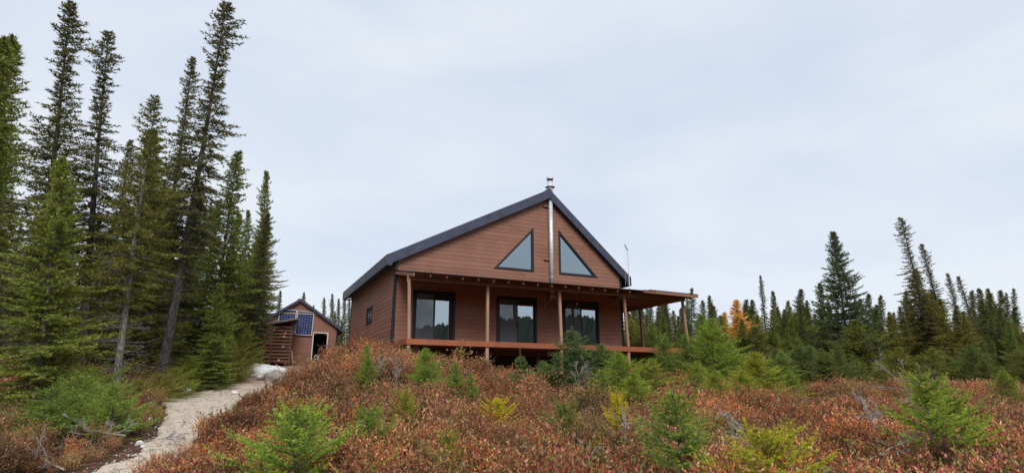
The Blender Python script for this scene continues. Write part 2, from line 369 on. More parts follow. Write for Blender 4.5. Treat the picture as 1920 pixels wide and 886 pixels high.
def build_path():
    m = 13; V = []; r = random.Random(5)
    cx, cy = PP[:, 0], PP[:, 1]; tx, ty = np.gradient(cx), np.gradient(cy); L = np.hypot(tx, ty); tx /= L; ty /= L
    for i in range(len(PP)):
        wl = PP[i, 2] + .22 * mnoise.noise(Vector((i * .31, 1.7, 0))) + r.uniform(-.06, .06); wr = PP[i, 2] + .22 * mnoise.noise(Vector((i * .31, 9.7, 0))) + r.uniform(-.06, .06)
        for k in range(m):
            t = k / (m - 1) * 2 - 1; ww = (wl if t < 0 else wr) * t; x = cx[i] + ty[i] * ww; y = cy[i] - tx[i] * ww
            V.append((x, y, gz(x, y) + .012 - .03 * (1 - t * t) * 1.2 - .16 * max(0, abs(t) - .88) / .12 + .018 * mnoise.noise(Vector((x * 3, y * 3, 0)))))
    i = np.arange(len(PP) * m).reshape(len(PP), m); T = np.stack([i[:-1, :-1], i[1:, :-1], i[1:, 1:], i[:-1, 1:]], -1).reshape(-1, 4)
    o = bpy.data.objects.new('path', mesh_np('path', V, T, 'path', True)); link(o)
    tag(o, 'pale sandy gravel path climbing to the shed', None, None, 'structure')
build_path()
def build_hill():
    """forested ridge across the valley behind the camera, seen mirrored in the cabin's glass"""
    r = random.Random(11); V = []; n = 1500
    for i in range(n + 1):
        a = lerp(R(62), R(298), i / n); dist = 300 + 40 * math.sin(a * 3)
        h = 41 + 5 * math.sin(a * 4 + 1) + 4 * math.sin(a * 9) + r.uniform(0, 2.4) + 2.0 * mnoise.noise(Vector((i * .12, 0, 0)))
        for dd, hh in ((-140, -6), (-60, h * .45), (0, h), (60, h * .8), (200, -6)):
            V.append((math.sin(a) * (dist + dd), math.cos(a) * (dist + dd), hh + (0 if hh < 0 else EYE * .2)))
    i = np.arange((n + 1) * 5).reshape(n + 1, 5); T = np.stack([i[:-1, :-1], i[1:, :-1], i[1:, 1:], i[:-1, 1:]], -1).reshape(-1, 4)
    o = bpy.data.objects.new('hill', mesh_np('hill', V, T, 'far_hill')); link(o); tag(o, 'dark forested ridge across the valley', None, None, 'structure')
build_hill()

# ------------------------------------------------------------------ siding
def poly_int(poly, v):
    xs = []
    for i in range(len(poly)):
        (u0, v0), (u1, v1) = poly[i], poly[(i + 1) % len(poly)]
        if (v0 - v) * (v1 - v) <= 0 and v0 != v1: xs.append(u0 + (u1 - u0) * (v - v0) / (v1 - v0))
    return (min(xs), max(xs)) if xs else None
def siding(parent, outline, holes, v0, v1, h, place, seed, mt='siding', jmin=2.4, jmax=4.9, gap=.008, th=.022):
    """one board per course and run, cut round the openings; place(u, v, depth)->local xyz"""
    r = random.Random(seed); k = 0; v = v0
    while v < v1 - 1e-4:
        a, b = v + 1e-4, min(v + h, v1) - gap; v += h
        oa, ob = poly_int(outline, a), poly_int(outline, b)
        if oa is None: continue
        if ob is None: ob = ((oa[0] + oa[1]) / 2,) * 2
        runs = [[oa[0], oa[1], ob[0], ob[1]]]
        for hp in holes:
            ha, hb = poly_int(hp, a + .004), poly_int(hp, b - .004)
            if ha is None and hb is None: continue
            if ha is None: ha = (sum(hb) / 2,) * 2
            if hb is None: hb = (sum(ha) / 2,) * 2
            nr = []
            for q in runs:
                if ha[1] <= q[0] or ha[0] >= q[1]: nr.append(q); continue
                nr.append([q[0], ha[0], q[2], hb[0]]); nr.append([ha[1], q[1], hb[1], q[3]])
            runs = nr
        for q in runs:
            if max(q[1] - q[0], q[3] - q[2]) < .04: continue
            cuts = []; u = max(q[0], q[2]) + r.uniform(jmin * .4, jmax)
            while u < min(q[1], q[3]) - .5: cuts.append(u); u += r.uniform(jmin, jmax)
            ends = [(q[0], q[2])] + [(c, c) for c in cuts] + [(q[1], q[3])]
            for (l0, l1), (r0, r1) in zip(ends[:-1], ends[1:]):
                g = .0025; vs = []; t2 = th * .72
                for (uu, vv, dd) in ((l0 + g, a, 0), (r0 - g, a, 0), (r1 - g, b, 0), (l1 + g, b, 0), (l0 + g, a, th), (r0 - g, a, th), (r1 - g, b, t2), (l1 + g, b, t2)): vs.append(place(uu, vv, dd))
                MB().add(vs, [(0, 1, 2, 3), (7, 6, 5, 4), (0, 4, 5, 1), (1, 5, 6, 2), (2, 6, 7, 3), (3, 7, 4, 0)]).build('siding_board', mt, parent); k += 1
    return k

# ------------------------------------------------------------------ cabin (local frame: X along the porch front, Y towards the back, Z up; deck level = BZ)
CAB = (-5.01, 25.08); CROT = 0.431; DECK_Z = EYE + 1.923; BZ = 1.0
W, L = 11.6, 10.2; XA, ZR, ZE = 7.43, 7.715, 3.684; OV, RK, BK, FH = .42, .30, .65, .444
cab = empty('log_cabin', (CAB[0], CAB[1], DECK_Z - BZ), CROT); cab.name = 'cabin'
tag(cab, 'brown board cabin with dark steep roof, triangular gable windows and wraparound porch', 'cabin')
def cmb(): return MB(BZ)
def rl(x):   # roof top surface height at x
    return ZE + (x + OV) * (ZR - ZE) / (XA + OV) if x <= XA else ZE + (W + OV - x) * (ZR - ZE) / (W + OV - XA)
TS = .40     # roof depth below the top surface at the soffit
doors = [(.86, 2.72), (4.76, 6.76), (8.20, 10.18)]; DH = 2.28
tri1 = [(6.60, 5.62), (6.60, 3.61), (4.68, 3.61)]; tri2 = [(8.07, 5.68), (8.07, 3.61), (10.10, 3.61)]
lwin = (4.20, 5.45, 1.33, 2.09)
out_front = [(0, -.38), (W, -.38), (W, rl(W) - TS), (XA, ZR - TS), (0, rl(0) - TS)]
def wall_front():
    m = cmb(); T = .14
    # back structure split round the three doors and the triangular windows (frames cover the joints)
    def pz(x0, x1, z0): m.prism([(x0, z0), (x1, z0), (x1, rl(x1) - TS - .01)] + ([(XA, ZR - TS - .01)] if x0 < XA < x1 else []) + [(x0, rl(x0) - TS - .01)], 'y', .004, T)
    xs = [0] + [c for d in doors for c in d] + [W]
    for a, b in zip(xs[::2], xs[1::2]): m.box(a + (.02 if a == 0 else 0), b - (.02 if b == W else 0), .004, T, -.38, DH)
    m.box(.02, W - .02, .004, T, DH, 3.61)
    for a, b in ((0.02, 4.68), (6.60, 8.07), (10.10, W - .02)): pz(a, b, 3.61)
    def s1(x): return 3.61 + (x - 4.68) * (5.62 - 3.61) / (6.60 - 4.68)
    def s2(x): return 5.68 - (x - 8.07) * (5.68 - 3.61) / (10.10 - 8.07)
    m.prism([(4.68, 3.61), (6.60, 5.62), (6.60, rl(6.6) - TS - .01), (4.68, rl(4.68) - TS - .01)], 'y', .004, T)
    m.prism([(8.07, 5.68), (10.10, 3.61), (10.10, rl(10.1) - TS - .01), (8.07, rl(8.07) - TS - .01)], 'y', .004, T)
    return m.build('front_wall', 'backing', cab)
fw = wall_front()
holes = [[(a, -.05), (b, -.05), (b, DH), (a, DH)] for a, b in doors] + [tri1, tri2]
siding(fw, out_front, holes, -.38, ZR - TS, .19, lambda u, v, d: (u, .002 - d, v + BZ), 21)
lw = cmb()
for a, b, c, d in ((.145, L - .145, -.38, 1.33), (.145, 4.20, 1.33, 2.09), (5.45, L - .145, 1.33, 2.09), (.145, L - .145, 2.09, rl(0) - TS - .01)): lw.box(.004, .14, a, b, c, d)
lw = lw.build('left_wall', 'backing', cab)
siding(lw, [(0, -.38), (L, -.38), (L, rl(0) - TS), (0, rl(0) - TS)], [[(lwin[0], lwin[2]), (lwin[1], lwin[2]), (lwin[1], lwin[3]), (lwin[0], lwin[3])]], -.38, rl(0) - TS, .19, lambda u, v, d: (.002 - d, u, v + BZ), 22)
rw = cmb().box(W - .14, W - .004, .145, L - .145, -.38, rl(W) - TS - .01).build('right_wall', 'backing', cab)
siding(rw, [(0, -.38), (L, -.38), (L, rl(W) - TS), (0, rl(W) - TS)], [], -.38, rl(W) - TS, .19, lambda u, v, d: (W - .002 + d, u, v + BZ), 23)
bw = cmb().prism([(.15, -.38), (W - .15, -.38), (W - .15, rl(W) - TS - .05), (XA, ZR - TS - .05), (.15, rl(0) - TS - .05)], 'y', L - .14, L - .004).build('back_wall', 'backing', cab)
siding(bw, out_front, [], -.38, ZR - TS, .19, lambda u, v, d: (u, L - .002 + d, v + BZ), 24)
for x, y, sx, sy in ((0, 0, -1, -1), (W, 0, 1, -1), (0, L, -1, 1), (W, L, 1, 1)):
    m = cmb(); zt = rl(x) - TS - .004
    m.box(min(x + sx * .026, x - sx * .09), max(x + sx * .026, x - sx * .09), min(y + sy * .024, y + sy * .034), max(y + sy * .024, y + sy * .034), -.40, zt)
    m.box(min(x + sx * .026, x + sx * .036), max(x + sx * .026, x + sx * .036), min(y + sy * .034, y - sy * .09), max(y + sy * .034, y - sy * .09), -.40, zt)
    m.build('corner_trim', 'frame', cab)
# roof
m = cmb(); y0, y1 = -RK + .03, L + BK - .03
m.add([(-OV, y0, ZE), (XA, y0, ZR), (XA, y1, ZR), (-OV, y1, ZE), (-OV, y0, ZE - .06), (XA, y0, ZR - .06), (XA, y1, ZR - .06), (-OV, y1, ZE - .06)], [(0, 1, 2, 3), (7, 6, 5, 4), (0, 4, 5, 1), (2, 6, 7, 3), (3, 7, 4, 0)])
m.add([(XA, y0, ZR), (W + OV, y0, ZE), (W + OV, y1, ZE), (XA, y1, ZR), (XA, y0, ZR - .06), (W + OV, y0, ZE - .06), (W + OV, y1, ZE - .06), (XA, y1, ZR - .06)], [(0, 1, 2, 3), (7, 6, 5, 4), (0, 4, 5, 1), (1, 5, 6, 2), (2, 6, 7, 3)])
roof = m.build('roof', 'roof', cab)
for k in range(1, 26):    # standing seams, left slope and right slope
    y = y0 + k * (y1 - y0) / 26
    for xa, xb in ((-OV, XA), (W + OV, XA)):
        cmb().bar((xa, y, ZE + .012), (xb, y, ZR + .012), .03, .03).build('roof_seam', 'roof', roof)
cmb().bar((XA, y0 - .03, ZR + .02), (XA, y1 + .03, ZR + .02), .16, .05).build('ridge_cap', 'roof', roof)
for yy in (-RK, L + BK - .03):   # rake fascias, mitred and cut plumb at the eaves, in two lengths on the long slope
    sx = lerp(-OV, XA, .66)
    for xa, xb in ((-OV, sx - .004), (sx + .004, XA)):
        e = .006 if xa > 0 else 0
        cmb().prism([(xa, rl(xa) + .02), (xb, rl(xb) + .02), (xb, rl(xb) - FH), (max(xa, -OV + .22 if xa < 0 else xa), rl(max(xa, -OV + .22 if xa < 0 else xa)) - FH)] + ([(xa + .22, ZE - FH + .0), (xa, ZE - FH)] if xa < 0 else []), 'y', yy - e, yy + .03 - e).build('rake_fascia', 'fascia', roof)
    xb = W + OV
    cmb().prism([(XA + .002, ZR + .02), (xb, ZE + .02), (xb, ZE - FH), (xb - .22, ZE - FH), (xb - .22, rl(xb - .22) - FH), (XA + .002, ZR - FH)], 'y', yy, yy + .03).build('rake_fascia', 'fascia', roof)
cmb().box(-OV - .03, -OV, -RK, L + BK, ZE - FH, ZE + .02).build('eave_fascia', 'fascia', roof)
cmb().box(W + OV, W + OV + .03, -RK, L + BK, ZE - FH, ZE + .02).build('eave_fascia', 'fascia', roof)
# soffits: level under the eaves, sloping under the rakes
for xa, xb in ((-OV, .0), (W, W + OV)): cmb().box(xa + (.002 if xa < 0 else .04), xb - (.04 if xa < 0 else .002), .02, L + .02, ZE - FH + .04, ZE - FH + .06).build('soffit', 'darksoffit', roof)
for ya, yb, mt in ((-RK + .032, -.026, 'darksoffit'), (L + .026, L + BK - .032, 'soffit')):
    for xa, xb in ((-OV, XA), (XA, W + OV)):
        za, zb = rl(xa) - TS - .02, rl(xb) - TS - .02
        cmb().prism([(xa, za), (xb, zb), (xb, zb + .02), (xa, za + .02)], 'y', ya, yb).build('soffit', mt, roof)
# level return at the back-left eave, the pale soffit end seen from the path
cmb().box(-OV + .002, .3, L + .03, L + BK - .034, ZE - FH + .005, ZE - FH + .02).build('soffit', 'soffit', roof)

# windows and doors
def tri_window(tri, sgn):
    w0 = empty_part = cmb(); (ax, az), (bx, bz), (cx, cz) = tri
    g = cmb().prism([(ax, az), (bx, bz), (cx, cz)], 'y', .02, .03).build('gable_window', 'glass_gable', cab)
    cen = ((ax + bx + cx) / 3, (az + bz + cz) / 3)
    pts = [(ax, az), (bx, bz), (cx, cz)]
    # frame ring: outer grown, inner shrunk
    def off(d):
        out = []
        for i in range(3):
            p0, p1, p2 = (Vector(pts[i - 1]), Vector(pts[i]), Vector(pts[(i + 1) % 3]))
            def nrm(a, b):
                e = (b - a).normalized(); nn = Vector((e.y, -e.x)); return nn if nn.dot(Vector(cen) - (a + b) / 2) < 0 else -nn
            n1, n2 = nrm(p0, p1), nrm(p1, p2); A = Matrix(((n1.x, n1.y), (n2.x, n2.y))); out.append(tuple(A.inverted() @ Vector((n1.dot(p1) + d, n2.dot(p1) + d))))
        return out
    o, i_ = off(.045), off(-.05)
    for k in range(3):
        k2 = (k + 1) % 3; cmb().prism([o[k], o[k2], i_[k2], i_[k]], 'y', -.05, .04).build('window_frame', 'frame', g)
    return g
tri_window(tri1, 1); tri_window(tri2, -1)
def sliding_door(x0, x1, seed):
    g = cmb(); f = .07
    g.box(x0 - .03, x0 + f, -.045, .09, 0, DH + .03).box(x1 - f, x1 + .03, -.045, .09, 0, DH + .03).box(x0 + f, x1 - f, -.045, .09, DH - f, DH + .03).box(x0 + f, x1 - f, -.045, .09, 0, .06)
    d = g.build('patio_door', 'frame', cab); xm = (x0 + x1) / 2
    for a, b, yy in ((x0 + f, xm + .05, .0), (xm - .05, x1 - f, .035)):
        s = cmb(); t = .075
        s.box(a, a + t, yy, yy + .03, .06, DH - f).box(b - t, b, yy, yy + .03, .06, DH - f).box(a + t, b - t, yy, yy + .03, .06, .16).box(a + t, b - t, yy, yy + .03, DH - f - .08, DH - f)
        s.build('sash', 'frame', d)
        cmb().box(a + t, b - t, yy + .012, yy + .020, .16, DH - f - .08).build('pane', 'glass', d)
    cmb().box(x0 + f + .07, xm - .01, -.022, -.018, .12, DH - f - .05).build('insect_screen', 'screen', d)
    cmb().box(xm - .0, xm + .035, -.05, -.012, .95, 1.2).build('handle', 'black', d)
    cmb().box(x0 + .1, x1 - .1, .28, .31, DH - .42, DH - .02).build('blind', 'blind', d)
    return d
for i, (a, b) in enumerate(doors): sliding_door(a, b, i)
y0, y1, z0, z1 = lwin
m = cmb(); m.box(-.05, .04, y0 - .04, y0 + .06, z0 - .04, z1 + .04).box(-.05, .04, y1 - .06, y1 + .04, z0 - .04, z1 + .04).box(-.05, .04, y0 + .06, y1 - .06, z1 - .06, z1 + .04).box(-.05, .04, y0 + .06, y1 - .06, z0 - .04, z0 + .06)
lw_o = m.build('window_frame', 'frame', cab)
cmb().box(-.03, .02, (y0 + y1) / 2 - .04, (y0 + y1) / 2 + .04, z0 + .06, z1 - .06).build('mullion', 'frame', lw_o)
cmb().box(-.005, .005, y0 + .06, y1 - .06, z0 + .06, z1 - .06).build('pane', 'glass', lw_o)
# room behind the glass
m = cmb().box(.16, W - .16, .16, L - .16, -.2, -.05); m.build('floor', 'interior', cab)
m = cmb().box(.16, W - .16, 5.2, 5.3, -.05, 4.3); m.build('partition', 'interior_pale', cab)
for (x, y) in ((5.1, 1.4), (6.3, 1.5), (9.2, 1.6)):      # armchair silhouettes inside
    a = cmb(); a.box(x - .4, x + .4, y - .35, y + .35, -.05, .42).box(x - .4, x + .4, y + .25, y + .42, .42, 1.0).box(x - .48, x - .4, y - .35, y + .4, -.05, .62).box(x + .4, x + .48, y - .35, y + .4, -.05, .62)
    a.build('armchair', 'cloth', cab, bevel=.05)

# porch roof
PZ, PF, YF, XR = 3.123, 2.509, -3.02, 13.86; XL = -.03; XS = 11.05
def pr(y): return PF + (y - YF) * (PZ - PF) / (0 - YF)
def corrugated(x0, x1, fz, y0, y1, name, parent, amp=.011, per=.13):
    n = int((x1 - x0) / per * 6); V = []; ny = 2
    for i in range(n + 1):
        x = x0 + (x1 - x0) * i / n; w_ = amp * math.sin(2 * math.pi * x / per)
        for y in (y0, y1): V += [(x, y, fz(x, y) + w_ + BZ), (x, y, fz(x, y) + w_ - .004 + BZ)]
    i = np.arange((n + 1) * 4).reshape(n + 1, 4); a, b = i[:-1], i[1:]
    T = np.concatenate([np.stack([a[:, 0], b[:, 0], b[:, 2], a[:, 2]], 1), np.stack([a[:, 1], a[:, 3], b[:, 3], b[:, 1]], 1), np.stack([a[:, 0], a[:, 1], b[:, 1], b[:, 0]], 1), np.stack([a[:, 2], b[:, 2], b[:, 3], a[:, 3]], 1)])
    o = bpy.data.objects.new(name, mesh_np(name, V, T, 'tin', True)); return link(o, parent)
proof = corrugated(XL - .02, XS + .35, lambda x, y: pr(y), YF - .03, -.03, 'porch_roof', cab)
def sr(x): return PF + .02 + (XR - x) * .014
sroof = corrugated(XS - .05, XR + .04, lambda x, y: sr(x) - .0, YF - .03, L - .4, 'porch_roof', cab)
sroof.data.materials[0] = M['tin']
rf_x = [.02] + [.70 + .667 * k for k in range(15)]
for k, x in enumerate(rf_x):
    hh = .12 if k else .14; ya = -2.93 if k else -2.99
    cmb().bar((x, ya, pr(ya) - .05 - hh / 2), (x, -.03, pr(-.03) - .05 - hh / 2), .05 if k else .06, hh).build('rafter', 'lumber_x', proof)
for y in (-2.85, -2.2, -1.5, -.8, -.15): cmb().box(XL, XS + .3, y - .035, y + .035, pr(y) - .045, pr(y) - .015).build('batten', 'lumber_x', proof)
# side porch framing: joists across, barge board at the front, eave beam on the right
for y in np.arange(-2.6, L - .6, .667): cmb().bar((W + .04, y, sr(W + .04) - .10), (XR - .03, y, sr(XR - .03) - .10), .045, .12).build('rafter', 'lumber_x', sroof)
for x in (W + .2, W + .75, W + 1.3, W + 1.85): cmb().box(x - .035, x + .035, YF + .05, L - .5, sr(x) - .045, sr(x) - .014).build('batten', 'lumber_x', sroof)
cmb().bar((10.72, YF + .02, sr(10.72) - .09), (XR + .02, YF + .02, sr(XR) - .09), .04, .13, (0, 0, 1)).build('barge_board', 'lumber_x', sroof)
for x in np.arange(W + .12, XR - .3, .56):    # pale undersides of the roofing sheets between the battens
    cmb().box(x, x + .5, -2.7, L - .7, sr(x + .25) - .022, sr(x + .25) - .018).build('ceiling_sheet', 'tin_under', sroof)
cmb().prism([(YF + .05, pr(YF + .05) - .03), (-.03, pr(-.03) - .03), (-.03, sr(W) + .02), (YF + .05, sr(W) - .03)], 'x', XS + .33, XS + .35).build('cheek_board', 'lumber_x', sroof)
# posts, each a little out of plumb as in the picture
ptop = [.02, 3.34, 6.72, 10.11, 13.50]; pbot = [.10, 3.34, 6.77, 10.22, 13.66]; PY = -2.32
for i, (a, b) in enumerate(zip(ptop, pbot)):
    m = cmb(); m.bar((b, PY, -.02), (a, PY, 2.29), .11, .11, (0, 1, 0)); m.build('post', 'lumber', cab, bevel=.006)
    cmb().bar((b, PY + .02, -2.3), (b, PY + .02, -.225), .12, .12, (0, 1, 0)).build('deck_post', 'lumber', cab)
cmb().box(ptop[0] - .085, ptop[0] - .045 + .0, PY - .02, PY + .02, 2.20, 2.46).build('brace_block', 'lumber', cab)
for y in (1.06, 4.44, 7.82): cmb().bar((13.62, y, -.02), (13.52, y, 2.29), .13, .13, (0, 1, 0)).build('post', 'lumber', cab, bevel=.006)
for x in (.1, 3.3, 6.7, 10.1): cmb().box(x - .06, x + .06, -.3, -.18, -2.3, -.225).build('deck_post', 'lumber', cab)
for y in (1.06, 4.44, 7.82):
    cmb().box(13.52, 13.64, y - .06, y + .06, -2.3, -.225).build('deck_post', 'lumber', cab)
cmb().box(XL, 7.0, PY - .045, PY + .045, 2.292, 2.44).build('beam', 'lumber_x', cab); cmb().box(7.004, XR - .2, PY - .045, PY + .045, 2.292, 2.44).build('beam', 'lumber_x', cab)
cmb().box(13.46, 13.56, PY + .05, L - .6, 2.292, 2.42).build('beam', 'lumber', cab)
# deck
dk = cmb().box(.02, 13.60, -2.33, -.06, -.20, -.03); deck = dk.build('deck', 'lumber_x', cab)
cmb().box(W + .06, 13.60, -.06, L - .5, -.20, -.03).build('deck_side', 'lumber_x', deck)
for a, b in ((.0, 3.66), (3.664, 8.5), (8.504, 13.64)): cmb().box(a, b, -2.405, -2.36, -.195, -.002).build('rim_board', 'rim', deck)
cmb().box(-.02, .02, -2.36, -.06, -.195, -.002).build('rim_board', 'rim', deck); cmb().box(13.604, 13.645, -2.36, L - .5, -.195, -.002).build('rim_board', 'rim', deck)
k = 0; y = -2.40
while y < -.2: cmb().box(-.02, 13.66, y, y + .132, -.001, .018).build('deck_board', 'rim', deck); y += .14
x = W + .1
while x < 13.5: cmb().box(x, x + .132, -.14, L - .5, -.001, .018).build('deck_board', 'rim', deck); x += .14
# foundation: dark skirting beam on piers, set back under the wall
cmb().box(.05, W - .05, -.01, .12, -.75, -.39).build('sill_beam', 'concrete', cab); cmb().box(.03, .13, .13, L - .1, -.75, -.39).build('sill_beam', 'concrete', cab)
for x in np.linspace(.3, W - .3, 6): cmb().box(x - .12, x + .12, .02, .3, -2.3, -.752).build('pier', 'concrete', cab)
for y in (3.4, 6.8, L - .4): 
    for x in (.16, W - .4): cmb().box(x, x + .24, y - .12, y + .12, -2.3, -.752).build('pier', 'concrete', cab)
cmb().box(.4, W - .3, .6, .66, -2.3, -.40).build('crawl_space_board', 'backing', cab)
# stove pipe, tee, bracket, chimney top
PX_, PYY = 7.545, -.15
m = cmb().tube([(PX_, PYY, 2.62), (PX_, PYY, 7.45)], .10, 18); sp = m.build('stove_pipe', 'steel', cab, True)
for z in (3.35, 4.55, 5.75, 6.95): cmb().tube([(PX_, PYY, z), (PX_, PYY, z + .03)], .108, 18).build('pipe_band', 'steel', sp)
for z in (4.22, 6.9): cmb().box(PX_ - .36, PX_ - .09, -.12, -.03, z - .03, z + .03).build('pipe_strap', 'lumber_x', sp)
cmb().tube([(PX_, PYY, 2.56), (PX_, PYY, 2.44), (PX_, -.02, 2.40)], [.10, .10, .09], 14).build('pipe_elbow', 'steel', sp, True)
for xx in (-.18, .2): cmb().bar((PX_ + xx * .3, -.33, 2.42), (PX_ + xx * 1.9, -.03, 1.95), .03, .03).build('pipe_bracket', 'alu', sp)
cmb().box(PX_ - .36, PX_ - .33, -.045, -.025, 1.9, 2.4).build('pipe_bracket', 'alu', sp)
ch = cmb().tube([(PX_, PYY + .02, 7.45), (PX_, PYY + .02, 8.22)], .135, 20).build('chimney', 'steel', cab, True)
cmb().tube([(PX_, PYY + .02, 7.90), (PX_, PYY + .02, 7.96)], [.25, .15], 20).build('storm_collar', 'alu', ch)
cmb().tube([(PX_, PYY + .02, 8.22), (PX_, PYY + .02, 8.32)], .145, 20).build('chimney_mesh', 'black', ch)
cmb().tube([(PX_, PYY + .02, 8.32), (PX_, PYY + .02, 8.42), (PX_, PYY + .02, 8.44)], [.175, .175, .10], 20).build('chimney_cap', 'steel', ch)
# wall lamp by the third door
m = cmb(); m.tube([(8.95, -.06, 2.16), (8.95, -.06, 2.22)], [.05, .06], 10).tube([(8.95, -.06, 2.06), (8.95, -.06, 2.16)], .025, 8); m.build('porch_lamp', 'alu', cab)

# antenna on the roof's end
def to_world(x, y, z): 
    c, s = math.cos(CROT), math.sin(CROT); return Vector((CAB[0] + x * c - y * s, CAB[1] + x * s + y * c, DECK_Z + z))
an = empty('antenna_mast', to_world(11.83, -.42, 3.03), CROT); tag(an, 'thin white antenna mast fixed at the right end of the cabin gable', 'antenna')
MB().tube([(0, 0, 0), (0, 0, 2.1)], .022, 8).build('mast', 'white', an); MB().bar((-.16, 0, 2.30), (.0, 0, 2.02), .05, .06).build('antenna_arm', 'alu', an)
MB().tube([(-.10, 0, 2.1), (-.16, .02, 0.9), (-.2, .05, .2)], .006, 5).build('cable', 'white', an)
MB().box(-.03, .03, .02, .115, .3, .34).build('mast_clamp', 'alu', an)

# ------------------------------------------------------------------ shed
SROT = 0.355
sh = empty('shed', (SHED.x, SHED.y, SHED.z - .05), SROT); tag(sh, 'small brown gabled shed with open doorway and solar panels under its peak', 'shed')
SW, SL, SEH, SRH = 4.75, 5.0, 2.42, 4.05   # width, length, eave height, ridge height
hx = SW / 2
def srl(x): return SEH + (hx - abs(x)) * (SRH - SEH) / hx
dx0, dx1, dz1 = .97, 1.80, 2.02
m = MB(); so = [(-hx, 0), (hx, 0), (hx, SEH), (0, SRH), (-hx, SEH)]
m.prism([(-hx + .01, .01), (dx0, .01), (dx0, srl(dx0) - .02), (0, SRH - .02), (-hx + .01, SEH - .02)], 'y', .004, .1).prism([(dx1, .01), (hx - .01, .01), (hx - .01, SEH - .02), (dx1, srl(dx1) - .02)], 'y', .004, .1).prism([(dx0, dz1), (dx1, dz1), (dx1, srl(dx1) - .02), (dx0, srl(dx0) - .02)], 'y', .004, .1)
sfw = m.build('front_wall', 'backing', sh)
siding(sfw, so, [[(dx0, -.05), (dx1, -.05), (dx1, dz1), (dx0, dz1)]], 0, SRH - .03, .19, lambda u, v, d: (u, .002 - d, v), 31)
for s, nm in ((-1, 'left_wall'), (1, 'right_wall')):
    ww = MB().box(min(s * hx - s * .004, s * hx - s * .1), max(s * hx - s * .004, s * hx - s * .1), .105, SL, .01, SEH - .02).build(nm, 'backing', sh)
    siding(ww, [(0, 0), (SL, 0), (SL, SEH), (0, SEH)], [], 0, SEH, .19, (lambda s: lambda u, v, d: (s * (hx - .002 + d), u, v))(s), 32 + s)
MB().prism([(-hx + .11, .01), (hx - .11, .01), (hx - .11, SEH - .1), (0, SRH - .15), (-hx + .11, SEH - .1)], 'y', SL - .1, SL).build('back_wall', 'backing', sh)
MB().box(-hx + .1, hx - .1, .1, SL - .1, .0, .05).build('floor', 'interior', sh)
so_ = .34; zt = .10
def seave(x): return SEH + (hx - abs(x)) * (SRH - SEH) / hx + zt
xe = hx + so_
srf = MB(); 
for s in (-1, 1): srf.prism([(0, seave(0)), (s * xe, seave(xe)), (s * xe, seave(xe) - .08), (0, seave(0) - .08)], 'y', -.25, SL + .25)
srf = srf.build('roof', 'roof', sh)
for s in (-1, 1):
    MB().prism([(s * .002, seave(0) + .02), (s * xe, seave(xe) + .02), (s * xe, seave(xe) - .16), (s * .002, seave(0) - .16)], 'y', -.28, -.252).build('rake_fascia', 'fascia', srf)
    MB().box(min(s * xe, s * (xe + .03)), max(s * xe, s * (xe + .03)), -.28, SL + .25, seave(xe) - .16, seave(xe) + .02).build('eave_fascia', 'fascia', srf)
MB().box(-.18, .18, 1.2, 1.6, seave(.1) + .0, seave(0) + .18).build('roof_vent', 'roof', srf)
m = MB(); m.box(dx0 - .06, dx0, -.05, .06, .0, dz1 + .06).box(dx1, dx1 + .06, -.05, .06, 0, dz1 + .06).box(dx0, dx1, -.05, .06, dz1, dz1 + .06); m.build('door_frame', 'white', sh)
MB().box(dx0, dx1, -.05, .08, .0, .06).build('threshold', 'white', sh)
MB().box(hx - .03, hx + .04, -.034, -.024, 0, SEH - .05).build('corner_trim', 'frame', sh)
gen = empty('generator', sh.matrix_basis @ Vector((0, 0, 0)), 0)
gen.location = Matrix.Translation(sh.location) @ Matrix.Rotation(SROT, 4, 'Z') @ Vector((1.28, .85, .05)); gen.rotation_euler.z = SROT
tag(gen, 'small white boxed machine standing inside the shed doorway', 'machine')
MB().box(-.16, .16, -.2, .2, .35, .64).build('housing', 'white', gen, bevel=.02); MB().box(-.11, .06, -.215, -.2, .42, .58).build('grille', 'black', gen); MB().box(-.3, .3, -.25, .25, 0, .35).build('stand', 'interior', gen)
shelf = MB()
for z in (.9, 1.35, 1.75): shelf.box(-1.0, 2.2, 3.2, 3.6, z, z + .04)
for x in (-.9, .6, 2.1): shelf.box(x, x + .06, 3.2, 3.6, .05, 1.8)
shelf.build('shelf', 'greywood', sh)
# solar panels: frame, cells one by one
def solar(x, z, rot, label, nx=6, nz=9, w=1.02, h=1.52):
    e = empty('solar_panel', Matrix.Translation(sh.location) @ Matrix.Rotation(SROT, 4, 'Z') @ Vector((x, -.12, z)), SROT)
    tag(e, label, 'solar panel', 'solar panels on the shed gable'); e.rotation_euler = (R(-3), R(rot), SROT)
    MB().box(-w / 2 + .02, w / 2 - .02, -.01, .01, .02, h - .02).build('back_sheet', 'alu', e)
    f = MB().box(-w / 2, -w / 2 + .03, -.03, .02, 0, h).box(w / 2 - .03, w / 2, -.03, .02, 0, h).box(-w / 2 + .03, w / 2 - .03, -.03, .02, 0, .03).box(-w / 2 + .03, w / 2 - .03, -.03, .02, h - .03, h); f.build('panel_frame', 'alu', e)
    cw, chh = (w - .07) / nx, (h - .07) / nz; c = MB().box(-cw / 2 + .003, cw / 2 - .003, -.016, -.011, .003, chh - .003).mesh('cell', 'cell')
    for i in range(nx):
        for j in range(nz):
            o = bpy.data.objects.new('cell', c); o.location = (-w / 2 + .035 + cw * (i + .5), 0, .035 + chh * j); link(o, e)
solar(-.72, 1.93, 1.2, 'blue solar panel on shed gable, half hidden behind the lean-to roof')
solar(.34, 1.86, 1.5, 'fully visible blue solar panel on shed gable above the lean-to roof corner')
for z in (2.02, 3.22): MB().box(-1.35, 1.12, -.085, -.03, z - .03, z + .03).build('panel_rail', 'cut', sh)
